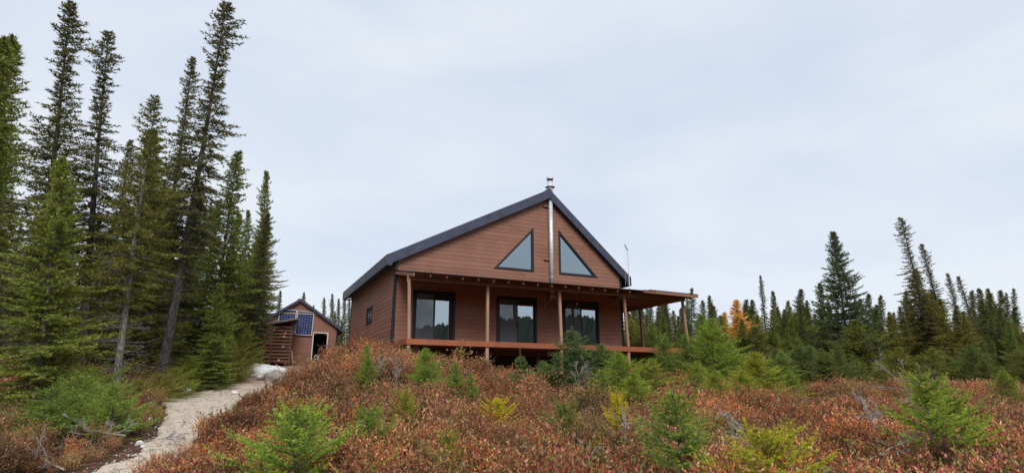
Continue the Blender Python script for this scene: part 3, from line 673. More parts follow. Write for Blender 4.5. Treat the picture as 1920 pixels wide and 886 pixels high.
# firewood lean-to in front of the shed
ws = empty('wood_shelter', Matrix.Translation(sh.location) @ Matrix.Rotation(SROT, 4, 'Z') @ Vector((-1.46, -1.75, 0)), SROT)
tag(ws, 'slatted firewood lean-to with sloping tin roof in front of the shed', 'wood shelter')
wx0, wx1, wd = -1.12, 1.08, 1.35
def wroof(x): return lerp(2.12, 2.62, (x - wx0) / (wx1 - wx0))
for x in (wx0, 0, wx1):
    for y in (0, wd): MB().box(x - .045, x + .045, y - .045, y + .045, -.05, wroof(x) - .03).build('post', 'slat', ws)
r = random.Random(4)
for k in range(11):
    z = .10 + k * .2
    MB().box(wx0 - .06, wx1 + .06, -.075, -.048, z + r.uniform(-.01, .01), z + .12).build('slat', 'slat', ws)
    for s, xx in ((-1, wx0 - .05), (1, wx1 + .05)): MB().box(min(xx, xx + s * .025), max(xx, xx + s * .025), -.04, wd, z, z + .12).build('slat', 'slat', ws)
V = []
m = MB(); m.prism([(wx0 - .4, wroof(wx0 - .4)), (wx1 + .32, wroof(wx1 + .32)), (wx1 + .32, wroof(wx1 + .32) + .03), (wx0 - .4, wroof(wx0 - .4) + .03)], 'y', -.5, wd + .2); wr = m.build('roof', 'tin_under', ws)
MB().bar((wx0 - .4, -.47, wroof(wx0 - .4) - .04), (wx1 + .32, -.47, wroof(wx1 + .32) - .04), .03, .08).build('roof_edge_board', 'greywood', wr)
for y in (0, .65, wd): MB().bar((wx0 - .1, y, wroof(wx0 - .1) - .06), (wx1 + .3, y, wroof(wx1 + .3) - .06), .05, .09).build('rafter', 'slat', wr)
m = MB(); r = random.Random(8)
for iz in range(15):
    x = wx0 + .1
    while x < wx1 - .1:
        rad = r.uniform(.045, .075); n = r.choice((4, 5, 6)); zc = .07 + iz * .135
        m.tube([(x, .04 + r.uniform(-.05, .05), zc), (x, 1.2, zc)], rad, n); x += rad * 2 + r.uniform(0, .02)
fwood = m.build('firewood', 'interior', None); fwood.location = ws.location; fwood.rotation_euler.z = SROT; tag(fwood, 'stacked firewood showing between the lean-to slats', 'firewood', None, 'stuff')
for i in range(9):
    o = MB().tube([(0, -.10, 0), (0, -.02, 0)], r.uniform(.05, .08), 6).build('split_log', 'cut', ws); o.location = (r.uniform(wx0 + .15, wx1 - .15), .02, .16 + .2 * r.randrange(0, 10) + .05)
pl = MB().bar((0, 0, 0), (-.12, .35, .75), .05, .09).build('leaning_board', 'lumber', None); pl.location = Matrix.Translation(ws.location) @ Matrix.Rotation(SROT, 4, 'Z') @ Vector((1.30, -.28, .02)); pl.rotation_euler.z = SROT
tag(pl, 'short offcut board leaning at the corner of the firewood lean-to', 'board')

# ------------------------------------------------------------------ rocks
def rock(name, x, y, sx, sy, sz, seed, mt, label, cat='rock', sub=4, rz=0, sink=.3, group=None, rough=.35):
    b = bmesh.new(); bmesh.ops.create_icosphere(b, subdivisions=sub, radius=1.0); o3 = Vector((seed * 7.3, seed * 1.7, seed * 3.1))
    for v in b.verts:
        c = v.co.copy(); d = mnoise.fractal(c * 1.1 + o3, 1.0, 2.0, 5) * rough + abs(mnoise.noise(c * 2.3 + o3)) * .15
        v.co = c * (1 + d); v.co.x *= sx; v.co.y *= sy; v.co.z *= sz
        if v.co.z < -sz * .6: v.co.z = -sz * .6
    me = bpy.data.meshes.new(name); b.to_mesh(me); b.free(); me.materials.append(M[mt])
    for p in me.polygons: p.use_smooth = True
    o = bpy.data.objects.new(name, me); o.location = (x, y, gz(x, y) + sz * .6 - sink * sz); o.rotation_euler.z = rz; link(o); tag(o, label, cat, group); return o
p = at_depth(494, 29.5); rock('boulder', p.x, p.y, 1.15, .8, .50, 3, 'rock', 'large smooth white granite boulder beside the path', 'boulder', 5, .2, .35)
p = at_depth(517, 28.9); rock('boulder', p.x, p.y, .42, .4, .34, 9, 'rock_grey', 'grey weathered boulder resting against the white one', 'boulder', 4, .2, .4)
p = hit(276, 770); rock('rock', p.x, p.y, .17, .14, .24, 5, 'rock', 'upright white stone on the left path bank', sub=3, sink=.1)
p = hit(284, 792); rock('rock', p.x, p.y, .20, .14, .11, 6, 'rock', 'flat white stone below the upright one', sub=3)
for px, py, s, lab in ((349, 735, .20, 'long white stone at the bend of the path'), (368, 728, .15, 'round white stone at the bend of the path'), (335, 706, .24, 'white stone among the green heath above the bend'), (258, 700, .2, 'half buried white stone near the pale spruce trunk'), (262, 832, .09, 'small white stone on the bare bank'), (297, 788, .06, 'white pebble at the foot of the bank'), (268, 838, .055, 'second small pebble on the bare bank'), (440, 737, .13, 'low grey stone on the path near the boulder')):
    p = hit(px, py); rock('rock', p.x, p.y, s, s * .75, s * .6, px, 'rock', lab, sub=3, rz=px)
wb = Matrix.Translation(sh.location) @ Matrix.Rotation(SROT, 4, 'Z') @ Vector((3.2, .3, 0)); rock('boulder', wb.x, wb.y, .8, .6, .55, 17, 'rock', 'pale boulder beside the right corner of the shed', 'boulder', 4, .3, .3)
# loose gravel on the path
def gravel():
    r = np.random.RandomState(12); V = []; T = []; base = np.array([(1, 0, 0), (0, 1, 0), (-1, 0, 0), (0, -1, 0), (0, 0, 1), (0, 0, -1)], float); F = np.array([(0, 1, 4), (1, 2, 4), (2, 3, 4), (3, 0, 4), (1, 0, 5), (2, 1, 5), (3, 2, 5), (0, 3, 5)])
    n = 0
    for i in range(2600):
        k = r.randint(0, len(PP)); e = r.uniform(-1, 1); e = np.sign(e) * abs(e) ** .6
        x = PP[k, 0] + e * PP[k, 2] * 1.05 + r.normal(0, .15); y = PP[k, 1] + r.normal(0, .3); s = r.lognormal(-4.0, .5)
        q = base * r.uniform(.6, 1.3, (6, 1)) * s; a = r.uniform(0, 6.28); c, sn = np.cos(a), np.sin(a); q = np.stack([q[:, 0] * c - q[:, 1] * sn, q[:, 0] * sn + q[:, 1] * c, q[:, 2] * .7], 1)
        V.append(q + (x, y, gz(x, y) - .015 + s * .2)); T.append(F + 6 * n); n += 1
    o = bpy.data.objects.new('gravel', mesh_np('gravel', np.concatenate(V), np.concatenate(T), 'pebble')); link(o); tag(o, 'loose pebbles scattered over the sandy path', 'gravel', None, 'stuff')
gravel()

# ------------------------------------------------------------------ spruces
def norm(a): return a / np.maximum(np.linalg.norm(a, axis=-1, keepdims=True), 1e-9)
def needles(TO, TD, TL, per_m, nl, nw, rng, spread=.75):
    """needle triangles round every twig"""
    cnt = np.maximum(3, (TL * per_m).astype(int)); idx = np.repeat(np.arange(len(TL)), cnt); n = len(idx)
    t = rng.uniform(0, 1.05, n); o = TO[idx] + TD[idx] * (TL[idx] * t)[:, None]
    rd = norm(rng.normal(0, 1, (n, 3))); rd = norm(rd - TD[idx] * (rd * TD[idx]).sum(1)[:, None]); rd[:, 2] += .15
    d = norm(TD[idx] * .75 + rd * spread); side = norm(np.cross(d, norm(rng.normal(0, 1, (n, 3)))))
    l = nl * rng.uniform(.65, 1.25, n); w = nw * rng.uniform(.7, 1.3, n)
    V = np.stack([o - side * (w / 2)[:, None], o + side * (w / 2)[:, None], o + d * l[:, None]], 1).reshape(-1, 3)
    tp = np.clip(t, 0, 1) ** 1.6; A = np.stack([tp * .8, tp * .8, np.clip(tp * .8 + .2, 0, 1)], 1).reshape(-1)
    return V, np.arange(n * 3).reshape(n, 3), A
def spruce(seed, H, Rd, z0, power=.85, per_m=9, ds=.08, npm=34, nl=.085, nw=.022, club=0, gappy=.25, lo=-28, hi=38, twig=.42, leader=0, trunk_r=None, dead=0, bark='bark', twmax=.34, whorl=0, tl0=.06, spread=.75, bend=.0):
    rng = np.random.RandomState(seed); TO, TD, TL = [], [], []; tb = MB(); tr = trunk_r or H * .0115
    nb = int(per_m * (H - z0)); ph = rng.uniform(0, 6.28, 4)
    def trunk_at(z): return np.array([bend * H * math.sin(z / H * 2.6 + ph[0]) - bend * H * math.sin(ph[0]), bend * H * math.sin(z / H * 2.1 + ph[1]) - bend * H * math.sin(ph[1]), z])
    zs = np.linspace(0, H, 15); pts = [tuple(trunk_at(z) - (0, 0, .25 if z == 0 else 0)) for z in zs]
    tb.tube(pts, [max(.006 if H < 4 else .012, tr * (1 - z / H) ** .9 * (1.25 if i == 0 else 1)) for i, z in enumerate(zs)], 9)
    for i in range(nb):
        t = (i + rng.uniform(0, 1)) / nb
        if whorl: t = round(t * whorl) / whorl + rng.normal(0, .012); t = min(max(t, 0), .985)
        z = z0 + (H * (1 - leader) - z0) * t; az = i * 2.39996 + rng.normal(0, .4)
        ln = Rd * ((1 - t) ** power) + .04 * Rd
        ln *= 1 + .28 * math.sin(z * 2.1 * 10 / H + ph[1]) * math.sin(az + ph[2] + z) 
        if club: ln *= 1 - club * math.exp(-((t - .70) / .13) ** 2) ; ln += club * Rd * .16 * math.exp(-((t - .88) / .07) ** 2)
        ln *= rng.uniform(.55, 1.12) if rng.rand() > gappy else rng.uniform(.25, .6)
        if t < .12: ln *= .6 + 3 * t
        if ln < .03: continue
        e = math.radians(lerp(lo, hi, t ** 1.2) + rng.normal(0, 7)); st = max(3, int(ln / ds)); p = trunk_at(z); h = np.array([math.cos(az), math.sin(az), 0])
        axis = []
        for k in range(st + 1):
            s = k / st; ee = e + math.radians(26) * s * s - math.radians(8) * s; a = az + .15 * math.sin(s * 3 + i)
            dv = np.array([math.cos(a) * math.cos(ee), math.sin(a) * math.cos(ee), math.sin(ee)]); axis.append((p.copy(), dv)); p = p + dv * ln / st
        tb.tube([tuple(axis[0][0]), tuple(axis[st // 2][0]), tuple(axis[-1][0])], [max(.004, ln * .013), max(.003, ln * .008), .002], 3, False)
        for k in range(st + 1):
            s = k / st
            if s < .12 and ln > .4: continue
            q, dv = axis[k]; sd = norm(np.cross(dv, (0, 0, 1.))); lt = min(twmax, twig * ln * (1.05 - s) + tl0)
            for sg in (-1, 1):
                if rng.rand() < .1: continue
                TO.append(q); TD.append(dv * rng.uniform(.55, .9) + sd * sg * rng.uniform(.55, .95) + np.array([0, 0, rng.uniform(-.28, .18)])); TL.append(lt * rng.uniform(.6, 1.15))
            if rng.rand() < .5: TO.append(q); TD.append(dv * .8 + np.array([0, 0, rng.uniform(.1, .5)])); TL.append(lt * .55)
        q, dv = axis[-1]; TO.append(q); TD.append(dv); TL.append(min(twmax, tl0 + .1 * ln))
        # needles along the branch itself
        TO.append(axis[st // 3][0]); TD.append(axis[-1][0] - axis[st // 3][0]); TL.append(float(np.linalg.norm(axis[-1][0] - axis[st // 3][0])) * .95)
    lz = H * (1 - max(leader, .05)); TO.append(trunk_at(lz)); TD.append(np.array([0, 0, 1.])); TL.append(H - lz)
    for i in range(dead):      # bare grey lower branches
        z = rng.uniform(.12 * z0 if z0 > 1 else .1, z0 + .25 * (H - z0)); az = rng.uniform(0, 6.28); ln = Rd * rng.uniform(.3, .95); q = trunk_at(z); h = np.array([math.cos(az), math.sin(az), 0])
        pt = [q, q + h * ln * .5 + (0, 0, -.04 * ln), q + h * ln + (0, 0, rng.uniform(-.25, .1) * ln)]; tb.tube([tuple(a) for a in pt], [.014, .009, .003], 3, False)
        for _ in range(7):
            s = rng.uniform(.3, 1); b = q + h * ln * s; dd = norm(h + rng.normal(0, .7, 3)) * ln * rng.uniform(.15, .35); tb.tube([tuple(b), tuple(b + dd)], [.006, .002], 3, False)
    TO = np.array(TO); TD = norm(np.array(TD)); TL = np.array(TL)
    V, T, A = needles(TO, TD, TL, npm, nl, nw, rng, spread); cm = mesh_np('crown', V, T, 'needle')
    at = cm.attributes.new('shoot', 'FLOAT', 'POINT'); at.data.foreach_set('value', A.astype(np.float32))
    return dict(H=H, trunk=tb.mesh('trunk', bark, True), crown=cm, n=len(T))
SP = {}
D_ = dict(bend=.006)
SP['tall_a'] = spruce(1, 15, 1.35, 2.6, .66, 27, .085, 38, .10, .036, .5, .42, -32, 30, dead=90, bend=.006)
SP['tall_b'] = spruce(2, 15, 1.25, 4.4, .55, 23, .085, 38, .10, .036, .65, .45, -34, 28, dead=110, bend=.008)
SP['tall_c'] = spruce(3, 15, 1.55, 1.6, .74, 27, .085, 38, .10, .036, .35, .38, -30, 30, dead=70, bend=.006)
SP['pale'] = spruce(4, 12, 1.55, 3.6, .70, 24, .085, 38, .095, .034, .15, .25, -22, 30, dead=120, bark='bark_pale', bend=.007)
SP['full_a'] = spruce(5, 10, 1.75, .3, .80, 36, .085, 36, .10, .036, 0, .2, -18, 38, dead=30)
SP['full_b'] = spruce(6, 10, 1.5, .4, .74, 34, .085, 36, .10, .036, .15, .25, -22, 36, dead=40)
SP['narrow'] = spruce(7, 9, .95, .3, .62, 34, .085, 38, .10, .036, .25, .25, -26, 36, dead=30)
SP['broad'] = spruce(8, 9, 2.3, .8, .92, 44, .085, 36, .10, .034, 0, .22, -14, 34, dead=30)
SP['young_a'] = spruce(9, 3, .95, .10, .80, 52, .05, 80, .045, .014, 0, .2, 2, 48, leader=.06)
SP['young_b'] = spruce(10, 3, 1.15, .06, .70, 56, .05, 80, .045, .014, 0, .25, 0, 46, leader=.05)
SP['bush'] = spruce(12, 1.2, 1.1, .03, .6, 80, .055, 90, .036, .010, 0, .3, -4, 34, twig=.5, trunk_r=.03)
SP['sap_a'] = spruce(13, 1.3, .58, .06, .6, 46, .05, 360, .021, .006, 0, .2, 8, 52, leader=.13, whorl=8, trunk_r=.016, twmax=.17, tl0=.06, spread=.85)
SP['sap_b'] = spruce(14, 1.0, .72, .04, .5, 60, .05, 360, .021, .006, 0, .25, 12, 55, leader=.10, whorl=7, trunk_r=.016, twmax=.18, tl0=.06, spread=.85)
SP['sap_c'] = spruce(15, 1.3, .36, .06, .7, 50, .045, 360, .020, .006, 0, .2, 12, 56, leader=.18, whorl=9, trunk_r=.013, twmax=.14, tl0=.05, spread=.85)
_spin = random.Random(77)
def plant(kind, base, top, label, cat='spruce', name='spruce_tree', col=(.045, .075, .022), wf=1.0, group=None, spin=None):
    s = SP[kind]; d = top - base; h = d.length; e = empty(name, base - Vector((0, 0, .02)))
    q = d.to_track_quat('Z', 'Y') @ Quaternion((0, 0, 1), _spin.uniform(0, 6.28) if spin is None else spin)
    e.rotation_mode = 'QUATERNION'; e.rotation_quaternion = q; k = h / s['H']; wx = wf * (k if kind[:3] != 'sap' else k); e.scale = (wx, wx, k)
    for part in ('trunk', 'crown'):
        o = bpy.data.objects.new(part, s[part]); o.color = (*[c * g for c, g in zip(col, (3.0, 2.55, 2.3) if kind[:3] in ('sap', 'you', 'bus') else (2.6, 2.4, 2.3))], 1); link(o, e)
        if part == 'trunk': o.scale = (1 / wf, 1 / wf, 1)
    tag(e, label, cat, group); return e
def T(kind, bx, dep, tx, ty, label, col, wf=1.0, base_y=None, **k):
    b = hit(bx, base_y) if base_y else at_depth(bx, dep); return plant(kind, b, top_at(tx, ty, b.y), label, col=col, wf=wf, **k)
G_D, G_M, G_Y, G_B, G_BR = (.052, .070, .026), (.074, .100, .026), (.115, .150, .028), (.040, .078, .042), (.085, .150, .032)
G_K = (.054, .064, .030)
# left stand
T('tall_a', 45, 22, 127, 10, 'tall dark spruce with thick leaning crown beside a thinner club-topped one', G_K, 1.4)
T('tall_b', 150, 24, 212, 58, 'thin dark club-topped spruce with ragged crown left of the grey-trunked tallest one', G_K, 1.3)
T('tall_b', 297, 24, 416, 8, 'tallest spruce with long bare grey trunk standing beside the path bend', G_K, 1.4, 735, spin=2.0)
T('tall_a', 268, 27, 360, 112, 'slim dark spruce with its crown touching the tallest spruce', G_K, 1.05)
T('pale', 212, 20, 298, 182, 'spruce with pale lichen-covered trunk and bare lower branches near the path', (.072, .085, .024), 1.25)
T('tall_c', 190, 30, 240, 262, 'dark spruce with a short pointed top behind the yellow-green one', G_D, 1.3)
T('full_a', 255, 25, 285, 245, 'broad yellow-green spruce behind the pale-trunked one', (.082, .102, .024), 1.35)
T('full_b', 385, 29, 446, 285, 'dense mid-green spruce with narrow top, taller one of the pair behind the path', G_M, 1.3)
T('full_b', 476, 43, 500, 323, 'dense dark green spruce standing last before the shed', G_M, .85)
T('full_a', 62, 18, 118, 296, 'bright green full spruce in front of the dark wood edge', (.095, .13, .034), 1.35)
T('full_a', 400, 24, 413, 530, 'young fresh green spruce under the tall ones beside the path', (.075, .112, .03), 1.5)
T('full_b', 446, 36, 466, 395, 'spruce of middle height standing between the dense pair by the shed', G_M, .9)
T('narrow', 516, 47, 526, 545, 'short thin spruce beside the shed roof', G_D, 1.0)
T('full_b', 330, 30, 372, 360, 'spruce half hidden behind the tallest trunk', G_D, 1.0)
r = random.Random(31)
for i in range(46):
    bx = r.uniform(-260, 470); dep = r.uniform(27, 50); ty = r.uniform(330, 480) if bx > -60 else r.uniform(60, 420)
    if bx > 380: ty = max(ty, 400)
    T(r.choice(('full_a', 'full_b', 'tall_c', 'narrow')), bx, dep, bx + (960 - bx) * .085 + r.uniform(-12, 12), ty, 'spruce in the thick of the left-hand wood, merging with its neighbours', r.choice((G_K, G_D, G_M, (.08, .098, .026))), r.uniform(1.15, 1.6), group='spruces filling the left-hand wood')
for i in range(16):
    bx = r.uniform(60, 470); dep = r.uniform(25, 34); T(r.choice(('young_a', 'young_b')), bx, dep, bx + 8, r.uniform(570, 640), 'low young spruce growing under the left-hand wood', r.choice((G_D, G_M, (.07, .1, .025))), r.uniform(.9, 1.3), group='young spruces under the left-hand wood')
# behind the shed and the cabin
for i, (bx, tx, ty, dep) in enumerate(((570, 570, 548, 52), (588, 588, 572, 55), (607, 608, 558, 54), (622, 623, 551, 56), (634, 635, 560, 52), (645, 646, 556, 58), (655, 655, 562, 54), (668, 668, 566, 60), (598, 598, 590, 50), (628, 628, 585, 50), (640, 641, 600, 49), (548, 548, 575, 55))):
    T(('narrow', 'full_b')[i % 2], bx, dep, tx, ty, 'spruce in the gap between shed and cabin, beyond both', G_D, .95, group='spruces between shed and cabin')
# right wood
T('broad', 1603, 37, 1562, 436, 'large broad dark spruce standing alone above the right-hand wood', (.042, .064, .034), 1.12, spin=1.0)
T('full_b', 1650, 39, 1612, 560, 'dark spruce growing into the broad one', (.032, .055, .026), 1.1)
T('tall_b', 1775, 35, 1692, 408, 'gaunt spruce with bushy tip, tallest of the right-hand leaning group', (.062, .070, .030), 1.5)
T('tall_a', 1800, 37, 1729, 458, 'second gaunt spruce of the right-hand leaning group', (.062, .070, .030), 1.4)
T('full_a', 1745, 36, 1716, 505, 'olive green full spruce in front of the gaunt pair', (.105, .112, .030), 1.55)
T('tall_c', 1835, 36, 1776, 512, 'thin olive spruce beside the right-hand leaning group', (.068, .082, .028), 1.3)
T('tall_a', 1865, 38, 1800, 517, 'dark narrow spruce leaning past the leaning group', G_K, 1.4)
T('full_b', 1790, 34, 1762, 560, 'olive spruce filling the foot of the right-hand leaning group', (.10, .108, .03), 1.5)
T('full_a', 1842, 33, 1806, 590, 'low olive spruce spreading under the dark narrow leaning one', (.10, .106, .03), 1.6)
T('full_a', 1690, 36, 1668, 590, 'olive spruce between the broad dark one and the leaning group', (.10, .11, .03), 1.5)
T('tall_c', 1450, 42, 1424, 516, 'slim spruce rising from the right-hand wood near the larch', (.05, .062, .025), 1.0)
T('narrow', 1468, 44, 1449, 546, 'shorter slim spruce close beside the one near the larch', (.05, .06, .026), 1.1)
T('narrow', 1560, 44, 1537, 531, 'slim spruce just behind the broad dark one', (.045, .062, .03), 1.3)
T('narrow', 1520, 42, 1498, 562, 'small dark spruce midway between larch and broad spruce', G_D, 1.0)
T('full_a', 1398, 37, 1380, 562, 'orange autumn larch glowing among the green spruces', (.30, .225, .07), 2.1, cat='larch', name='larch_tree')
T('full_a', 1368, 39, 1358, 585, 'thin orange larch tucked behind the bright one', (.29, .22, .07), 1.7, cat='larch', name='larch_tree')
for i in range(120):
    bx = r.uniform(1150, 2150); dep = r.uniform(44, 80); hx_ = (bx - 960) / 990 * -14
    ty = r.gauss(580, 15) - (dep - 44) * .15 - (18 if bx > 1650 else 0)
    T(r.choice(('narrow', 'full_a', 'full_b', 'tall_c')), bx, dep, bx + hx_ + r.uniform(-6, 6), ty, 'spruce in the dense wood behind the cabin\'s right end, one of many alike', r.choice((G_D, G_D, G_K, (.062, .074, .028), (.045, .066, .032))), r.uniform(1.15, 1.7), group='spruces of the right-hand wood')
for i in range(100):
    bx = r.uniform(1180, 2150); dep = r.uniform(35, 46); ty = r.uniform(580, 650)
    T(r.choice(('full_a', 'full_b', 'young_a', 'young_b')), bx, dep, bx - (bx - 960) * .02, ty, 'low spruce along the front edge of the right-hand wood', r.choice((G_D, G_M, G_M, (.085, .10, .028), (.075, .11, .03))), r.uniform(1.2, 1.9), group='low spruces edging the right-hand wood')
for i in range(44):
    bx = r.uniform(1430, 2000); dep = r.uniform(26, 36)
    T(r.choice(('young_a', 'young_b', 'young_b')), bx, dep, bx - (bx - 960) * .012, r.uniform(640, 682), 'young spruce bush where the open heath meets the right-hand wood', r.choice((G_M, (.06, .085, .026), (.07, .09, .024), (.05, .08, .03))), r.uniform(1.4, 2.2), group='young spruces where heath meets wood')
for i in range(22):
    bx = r.uniform(1190, 1960); dep = r.uniform(39, 46)
    T(r.choice(('full_a', 'full_b', 'narrow')), bx, dep, bx - (bx - 960) * .018, r.uniform(562, 612), 'full-crowned spruce standing forward in the right-hand wood', r.choice((G_D, G_M, (.062, .08, .028))), r.uniform(1.2, 1.6), group='full-crowned spruces forward in the right-hand wood')
# young trees round the deck
def Sx(kind, px, by, tx, ty, label, col, wf, dep=None, cat='sapling', name='spruce_sapling'):
    b = at_depth(px, dep) if dep else hit(px, by); plant(kind, b, top_at(tx, ty, b.y), label, cat, name, col, wf)
Sx('young_a', 1078, 0, 1072, 612, 'bluish young spruce before the third porch post, taller of two', (.05, .088, .040), 2.2, 20.4)
Sx('young_b', 1128, 0, 1126, 640, 'bluish young spruce before the third porch post, shorter of two', (.05, .088, .038), 2.2, 20.8)
Sx('young_b', 1168, 0, 1160, 655, 'bright green bushy young spruce in front of the deck\'s right half', (.095, .155, .030), 2.0, 19.0)
Sx('young_a', 1205, 0, 1200, 672, 'small green spruce tucked beside the bright bushy one', (.085, .14, .034), 1.0, 20.5)
Sx('young_a', 1292, 0, 1284, 620, 'green young spruce hiding the foot of the corner porch post', (.068, .12, .030), 1.5, 25)
Sx('young_b', 1345, 0, 1332, 590, 'light green young spruce with pointed top right of the porch', (.090, .150, .032), 1.5, 24)
Sx('young_a', 1375, 0, 1360, 618, 'light green young spruce behind the rounded yellow-green one', (.085, .14, .032), 1.5, 26)
Sx('young_b', 1430, 0, 1415, 655, 'rounded yellow-green young spruce bush at the heath edge', (.125, .165, .026), 2.0, 22)
Sx('young_b', 1490, 0, 1478, 690, 'low green spruce bush right of the rounded yellow-green one', (.085, .145, .030), 1.5, 24)
Sx('young_a', 1258, 0, 1252, 660, 'small spruce at the deck\'s right end under the rim', (.07, .12, .03), 1.0, 26)
Sx('sap_c', 978, 0, 975, 652, 'little blue-green sapling in front of the middle door', (.07, .12, .06), 1.6, 20)
Sx('young_a', 690, 0, 688, 640, 'slender young spruce with long leader before the cabin\'s left wall', (.085, .145, .032), 1.0, 15.6)
Sx('young_b', 808, 0, 796, 648, 'bushy fresh green spruce below the deck\'s left end', (.085, .155, .032), 1.5, 16.8)
Sx('young_a', 858, 0, 853, 672, 'narrow fresh green spruce right of the bushy one below the deck', (.078, .142, .034), 1.2, 16.4)
Sx('young_b', 885, 0, 882, 695, 'tiny spruce at the foot of the narrow one below the deck', (.075, .14, .034), 1.0, 16.2)
Sx('bush', 585, 0, 585, 676, 'small round green bush by the shed\'s sandy yard', (.10, .17, .03), .9, 30)
for px, dep, ty, wf, col, lab in ((1020, 20.5, 672, 1.6, (.06, .11, .04), 'low bluish-green spruce left of the bluish pair before the deck'),
        (1225, 20.5, 668, 2.0, (.10, .15, .03), 'low yellow-green spruce between bright bushy one and deck end'),
        (1190, 17.0, 694, 1.9, (.10, .155, .03), 'low bright spruce at the heath edge below the bright bushy one'),
        (1130, 17.6, 690, 1.9, (.08, .13, .034), 'low green spruce below the shorter bluish one'),
        (1310, 21.0, 672, 1.6, (.095, .15, .032), 'green spruce bush beside the corner porch post'),
        (1345, 19.5, 690, 1.8, (.105, .155, .03), 'light green spruce bush in front of the pointed light green one'),
        (1395, 20.5, 690, 1.8, (.11, .155, .028), 'yellowish spruce bush left of the rounded one'),
        (1470, 26.0, 655, 1.5, (.075, .12, .032), 'mid-green young spruce behind the low green bush'),
        (1530, 29.0, 668, 1.7, (.08, .125, .03), 'green spruce bush at the far heath edge before the wood'),
        (1655, 31.0, 672, 1.7, (.085, .12, .03), 'green spruce bush in front of the broad dark spruce'),
        (1250, 27.0, 628, 1.3, (.07, .12, .032), 'young green spruce seen beyond the deck\'s right end'),
        (1225, 33.0, 602, 1.2, (.07, .12, .032), 'young green spruce seen under the side porch roof'),
        (1320, 30.0, 585, 1.2, (.075, .12, .032), 'green young spruce just outside the corner porch post'),
        (1730, 26.0, 690, 1.6, (.075, .105, .03), 'olive spruce bush behind the large bushy sapling'),
        (1890, 20.0, 690, 1.6, (.085, .13, .03), 'green spruce bush beyond the large bushy sapling'),
        (1060, 13.0, 752, 1.0, (.08, .12, .034), 'tiny green spruce in the open heath right of the yellow one'),
        (835, 10.0, 806, .9, (.11, .15, .03), 'tiny yellowish spruce in the near heath')):
    Sx('young_b' if dep > 15 else 'sap_b', px, 0, px - (px - 960) * .01, ty, lab, col, wf, dep)
# foreground saplings
Sx('sap_b', 548, 0, 556, 758, 'wide spreading spruce sapling in the left foreground heath', (.105, .190, .040), 1.35, 9.0)
Sx('sap_b', 692, 0, 690, 762, 'low green sapling half sunk in heath behind the wide spreading one', (.090, .150, .036), 1.2, 10.9)
Sx('sap_b', 762, 0, 760, 730, 'small yellowish-green sapling in the middle heath', (.12, .16, .030), .7, 12.6)
Sx('sap_b', 934, 0, 930, 744, 'bright yellow low sapling in the open heath below the middle door', (.22, .25, .018), 1.25, 14.2)
Sx('sap_b', 1160, 0, 1158, 736, 'yellow sapling growing round a bare grey stem', (.21, .235, .018), .62, 13.0)
Sx('sap_a', 1285, 0, 1262, 712, 'tall open spruce sapling in the foreground heath right of the cabin', (.085, .155, .038), 1.3, 8.4)
Sx('sap_b', 1462, 0, 1425, 800, 'yellow-green sapling in the nearest heath before the fallen grey log', (.15, .20, .022), 1.45, 7.6)
Sx('sap_a', 1775, 0, 1720, 680, 'large bushy spruce sapling among dead branches at the right', (.10, .175, .034), 1.4, 9.2)
Sx('sap_a', 1805, 0, 1775, 712, 'second stem of spruce growing behind the large bushy sapling', (.11, .18, .032), 1.35, 9.7)
Sx('sap_c', 1035, 0, 1028, 835, 'very small thin sapling poking from the front heath', (.10, .17, .03), .9, 8.6)
Sx('sap_c', 1122, 0, 1120, 790, 'thin olive sapling among bare twigs in the front heath', (.12, .15, .03), .8, 10.5)
# left bank bushes
Sx('bush', 150, 0, 148, 706, 'bright green fir bush on the left bank before the wood', (.080, .140, .034), .95, 14.8, 'bush', 'fir_bush')
Sx('bush', 212, 0, 212, 722, 'lower green fir bush in front of the pale-trunked spruce', (.080, .150, .034), .9, 14.4, 'bush', 'fir_bush')
Sx('bush', 98, 0, 96, 728, 'dark green fir bush at the left edge of the bank', (.065, .125, .03), 1.0, 14.0, 'bush', 'fir_bush')
Sx('bush', 380, 0, 378, 668, 'yellow-green low bush above the bend of the path', (.105, .155, .026), 1.2, 24.5, 'bush', 'fir_bush')
Sx('bush', 345, 0, 345, 672, 'green low bush behind the tallest spruce trunk', (.085, .13, .026), 1.3, 26, 'bush', 'fir_bush')
Sx('bush', 425, 0, 425, 648, 'olive low bush uphill of the bend of the path', (.08, .10, .026), 1.3, 28, 'bush', 'fir_bush')

for px, dep, ty, wf, col, lab in ((300, 20.5, 702, 1.2, (.095, .115, .03), 'olive bush beside the foot of the tallest spruce'), (330, 22, 690, 1.2, (.085, .125, .03), 'green bush right of the tallest spruce\'s foot'), (420, 27, 668, 1.3, (.10, .115, .03), 'olive-brown bush between the bend and the boulder'), (412, 30, 668, 1.0, (.085, .115, .03), 'green bush uphill behind the white boulder'), (262, 19, 712, 1.1, (.09, .115, .03), 'olive bush between the pale and the tallest trunk'), (440, 33, 645, 1.2, (.075, .105, .03), 'green bush beside the firewood lean-to'), (170, 18, 690, 1.3, (.08, .125, .03), 'green bush at the wood edge behind the fir bush')):
    Sx('bush', px, 0, px, ty, lab, col, wf, dep, 'bush', 'low_bush')
